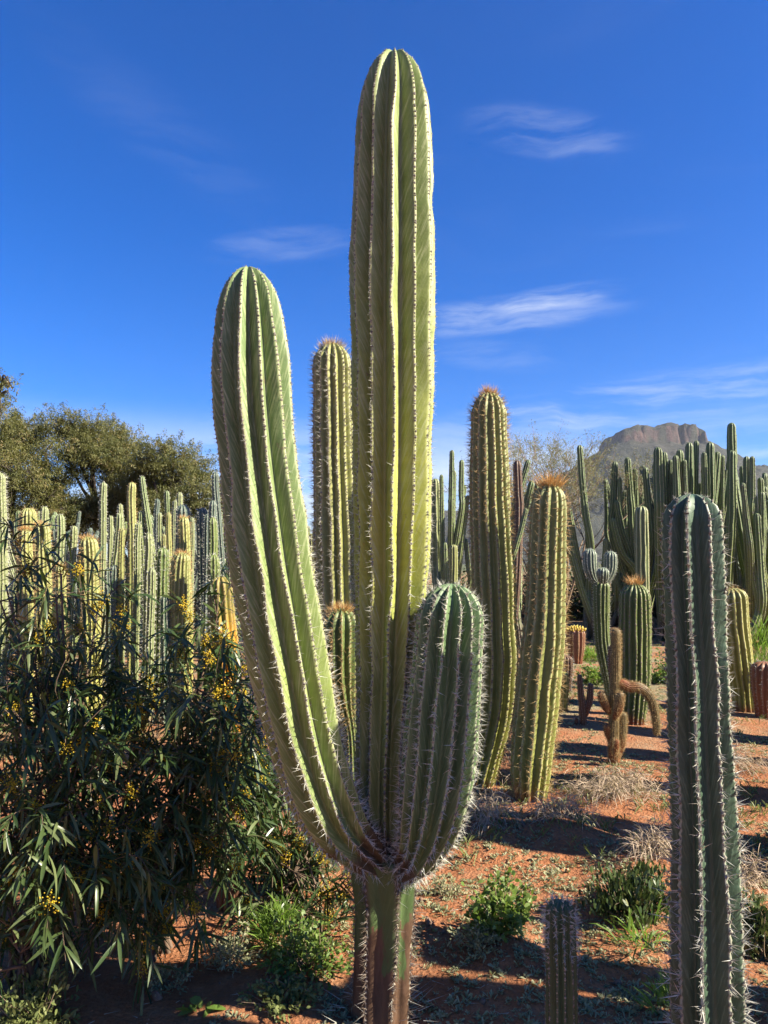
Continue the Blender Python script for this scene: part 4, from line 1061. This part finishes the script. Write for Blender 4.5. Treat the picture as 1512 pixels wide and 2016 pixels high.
gplant('leafy_shrublet', 'bright green leafy shrublet on a small mound beside the giant trunk', 985, 1868, 165, 125, 900, .035, .017, GREENW, 601, cat='plant')
gplant('grey_herb', 'grey green herb sprawling at the foot of the bright shrublet', 940, 1890, 130, 45, 600, .022, .007, GREYW, 602, cat='plant')
gplant('grey_herb', 'grey green herb patch on the sunlit soil right of the spiny arm', 880, 1770, 100, 38, 500, .020, .007, GREYW, 603, cat='plant')
gplant('succulent_mat', 'dark succulent mat with upright finger leaves beside the blue green cactus', 1245, 1822, 210, 105, 1900, .034, .011, SUCC, 604, cat='plant', up=1.6, shape=.4, droop=0)
gplant('succulent_mat', 'dark succulent mat behind the spiny cactus at the picture border', 1500, 1880, 110, 130, 1300, .034, .011, SUCC, 605, cat='plant', up=1.2, shape=.4, droop=0)
gplant('grass_tuft', 'dark green strappy grass tuft in front of the succulent mat', 1262, 1885, 120, 100, 60, .19, .007, GRASSG, 606, cat='grass', up=.9, shape=.9, droop=.5, stems=False)
gplant('grass_tuft', 'green grass tuft at the shaded foot of the spiny cactus', 1320, 2005, 110, 60, 140, .10, .005, GRASSG, 607, cat='grass', up=.8, shape=.8, stems=False)
gplant('weed_patch', 'sunlit green weeds beneath the wattle beside the giant trunk', 600, 1925, 190, 95, 1500, .026, .011, GREENW, 608, cat='plant')
gplant('grass_tuft', 'bright green grass tuft glowing beneath the wattle', 545, 1880, 110, 85, 420, .13, .004, GRASSG, 609, cat='grass', up=1.0, shape=.8, stems=False)
gplant('grey_herb', 'silver herb clump left of the bright grass tuft', 460, 1905, 130, 75, 900, .022, .006, GREYW, 610, cat='plant')
gplant('grey_herb', 'silver herb in the shade in front of the old orange stem', 330, 1935, 130, 40, 480, .020, .006, GREYW, 611, cat='plant')
gplant('weed_patch', 'olive weeds under the large wattle shrub at the sunlit patch', 60, 2010, 170, 110, 1300, .035, .010, OLIVEW, 612, cat='plant')
gplant('weed_patch', 'low dark weeds in front of the weeds by the trunk', 560, 1985, 170, 40, 700, .024, .010, OLIVEW, 613, cat='plant')
gplant('broadleaf_weed', 'little broad leaved weed alone on shaded soil', 395, 1995, 60, 22, 14, .06, .030, GREENW, 614, cat='plant', stems=False)
gplant('green_bush', 'fresh green bush behind the little two pronged cactus', 1178, 1345, 95, 45, 900, .05, .024, GREENW, 615, cat='bush')
gplant('green_bush', 'fresh green bush between olive column and spiny cactus', 1300, 1345, 80, 60, 900, .05, .026, GREENW, 616, cat='bush')
gplant('grass_tuft', 'tall green grass behind the dark red barrel cactus', 1490, 1345, 130, 110, 700, .40, .008, GRASSG, 617, cat='grass', up=1.4, shape=.7, stems=False)
gplant('grass_patch', 'bright grass seen through the wattle leaves', 215, 1460, 110, 60, 1200, .20, .007, GRASSG, 618, cat='grass', up=1.2, shape=.6, stems=False)
gplant('grass_patch', 'sunny grass strip by the fruit crowned barrel', 1165, 1300, 110, 22, 900, .14, .010, GRASSG, 619, cat='grass', up=1.2, shape=.5, stems=False)
for k, (px, py, w, h, n, lab) in enumerate(((950, 1640, 190, 55, 1100, 'dry straw mound behind the spiny right arm'), (1110, 1640, 150, 50, 900, 'dry straw mound in the long shadow'),
        (1225, 1580, 230, 55, 1900, 'broad pile of dry pale grass on open soil'), (1285, 1720, 120, 60, 800, 'dry brushy heap above the succulent mat'),
        (1430, 1520, 190, 45, 1200, 'dry grass behind the spiny cactus'), (1000, 1540, 110, 120, 600, 'dry twiggy brush between the two golden cacti'), (1470, 1740, 130, 60, 800, 'dry grass heap right of the spiny cactus'))):
    gplant('dry_grass_mound', lab, px, py, w, h, n, .10 if h < 100 else .16, .0035, STRAW, 640 + k, cat='dry grass', up=.15, shape=.5, droop=.5, stems=False)


def scatter_herbs():
    lr = np.random.default_rng(55); N = 22000
    y = 2.3 + lr.random(N) ** 1.3 * 9; x = -0.6 + lr.random(N) * (1.2 + y * .62)
    keep = (fbm(x * 1.3, y * 1.3, 91, 4) + .25 * vnoise(x * 6, y * 6, 4)) > lr.uniform(.46, .74, N)
    x, y = x[keep], y[keep]; n = len(x); z = gz(x, y)
    per = 11; sz = lr.uniform(.35, 1.0, n) ** 1.5
    c = np.repeat(np.column_stack([x, y, z]), per, 0); s = np.repeat(sz, per)[:, None]
    a = lr.random(n * per) * 6.283
    d = np.column_stack([np.cos(a), np.sin(a), lr.uniform(.15, 1.3, n * per)])
    p = c + lr.normal(0, .010, c.shape) * s * [1, 1, .3] + [0, 0, .002]
    v, q, tr, rd = blades(p, d, .030 * s[:, 0], .0085 * s[:, 0], .15, seg=2)
    o = obj('ground_herbs', v, [q, tr], GREYW, None, None, False, {'rnd': rd}, 'stuff')
    tag(o, 'tiny grey green herbs dotted over the red soil', 'herbs')
    # left side and path: greener
    N = 5000; y = 4 + lr.random(N) * 14; x = -1.0 * y * .55 + lr.random(N) * y * 1.1
    keep = fbm(x * .8, y * .8, 17, 4) > .46; x, y = x[keep], y[keep]; n = len(x); z = gz(x, y); per = 7
    c = np.repeat(np.column_stack([x, y, z]), per, 0); a = lr.random(n * per) * 6.283
    d = np.column_stack([np.cos(a) * .6, np.sin(a) * .6, np.ones(n * per)])
    v, q, tr, rd = blades(c + lr.normal(0, .02, c.shape) * [1, 1, 0], d, .06 + .05 * lr.random(n * per), .008, .3, seg=2)
    o = obj('ground_grass', v, [q, tr], OLIVEW, None, None, False, {'rnd': rd}, 'stuff')
    tag(o, 'thin low grass scattered between the cacti', 'grass')
    N = 5200; y = 2.2 + lr.random(N) ** 1.5 * 6; x = -1.6 + lr.random(N) * 4.6
    p = np.column_stack([x, y, gz(x, y) + .001]); v, tr, rd = octs(p, .0015 + .007 * lr.random(N) ** 3)
    o = obj('soil_crumbs', v, [tr], plain('soil crumb', (0.28, 0.13, 0.07), (0.17, 0.08, 0.045), .95, 40), None, None, False, None, 'stuff'); tag(o, 'crumbs and grit of red soil', 'gravel')
    N = 420; y = 2.4 + lr.random(N) ** 1.6 * 7; x = -1.4 + lr.random(N) * (2.6 + y * .4); rr = .005 + .018 * lr.random(N) ** 3
    p = np.column_stack([x, y, gz(x, y) + rr * .2]); v, tr, rd = octs(p, rr); v = v + lr.normal(0, 1, v.shape) * np.repeat(rr, 6)[:, None] * .28
    o = obj('small_stones', v, [tr], plain('stone', (0.22, 0.14, 0.09), (0.13, 0.08, 0.06), .9, 40), None, None, True, None, 'stuff'); tag(o, 'small brown stones lying on the red soil', 'stones')
    N = 1600; y = 2.3 + lr.random(N) ** 1.4 * 6; x = -1.4 + lr.random(N) * 4.4; a = lr.random(N) * 6.283
    p = np.column_stack([x, y, gz(x, y) + .004]); d = np.column_stack([np.cos(a), np.sin(a), lr.normal(0, .12, N)])
    v, f = cones(p, d, .015 + .06 * lr.random(N), np.full(N, .0012))
    o = obj('twig_litter', v, [f], SPINE_G, None, None, False, None, 'stuff'); tag(o, 'dry twig and spine litter on the soil', 'litter')


scatter_herbs()

# ------------------------------------------------------------------ neighbours just outside the frame (they throw the long shadows)
def side_cactus(label, x, y, h, r, seed, mat=GOLD_SKIN):
    base = np.array([x, y, 0.0]); t = thing('columnar_cactus', label, 'cactus', base, 'garden cacti outside the view')
    lr = random.Random(seed)
    pos = [base + [0, 0, -.08], base + [lr.uniform(-.04, .04), 0, h * .5], base + [lr.uniform(-.08, .08), 0, h]]
    stem(t, base, pos, [r * .85, r, r * .9], mat, 'stem', ribs=13, depth=.25, prof='lo', ring=.03, cap=1.0, seed=seed, sp=[dict(step=.05, n=6, len=.04, w=.0012, mat=SPINE_Y)])


for k, (x, y, h, r) in enumerate(SIDE):
    side_cactus('garden cactus column number of its row beyond the picture border'.replace('number of its row', ['tallest, level with the golden pair', 'near the straw mounds', 'just past the straw mounds', 'by the spiny blue green cactus', 'behind its spiny neighbour', 'level with the snake cactus', 'level with the olive column'][k]), x, y, h, r, 700 + k)

# ------------------------------------------------------------------ air
def haze():
    e = 6900.0; z0, z1 = -40.0, 510.0
    V = [(x, y, z) for z in (z0, z1) for y in (-e, e) for x in (-e, e)]
    Q = [(0, 2, 3, 1), (4, 5, 7, 6), (0, 1, 5, 4), (2, 6, 7, 3), (0, 4, 6, 2), (1, 3, 7, 5)]
    m = bpy.data.materials.new('pale haze'); m.use_nodes = True; n = NT(m.node_tree)
    vol = n.add('ShaderNodeVolumePrincipled', {'Color': (0.80, 0.88, 1.0, 1), 'Density': HAZE, 'Anisotropy': 0.2})
    n.add('ShaderNodeOutputMaterial', {'Volume': vol.outputs[0]})
    o = obj('haze', V, [Q], m, smooth=False, kind='stuff'); tag(o, 'thin pale air over the whole valley', 'haze')


HAZE = 0.00004
haze()
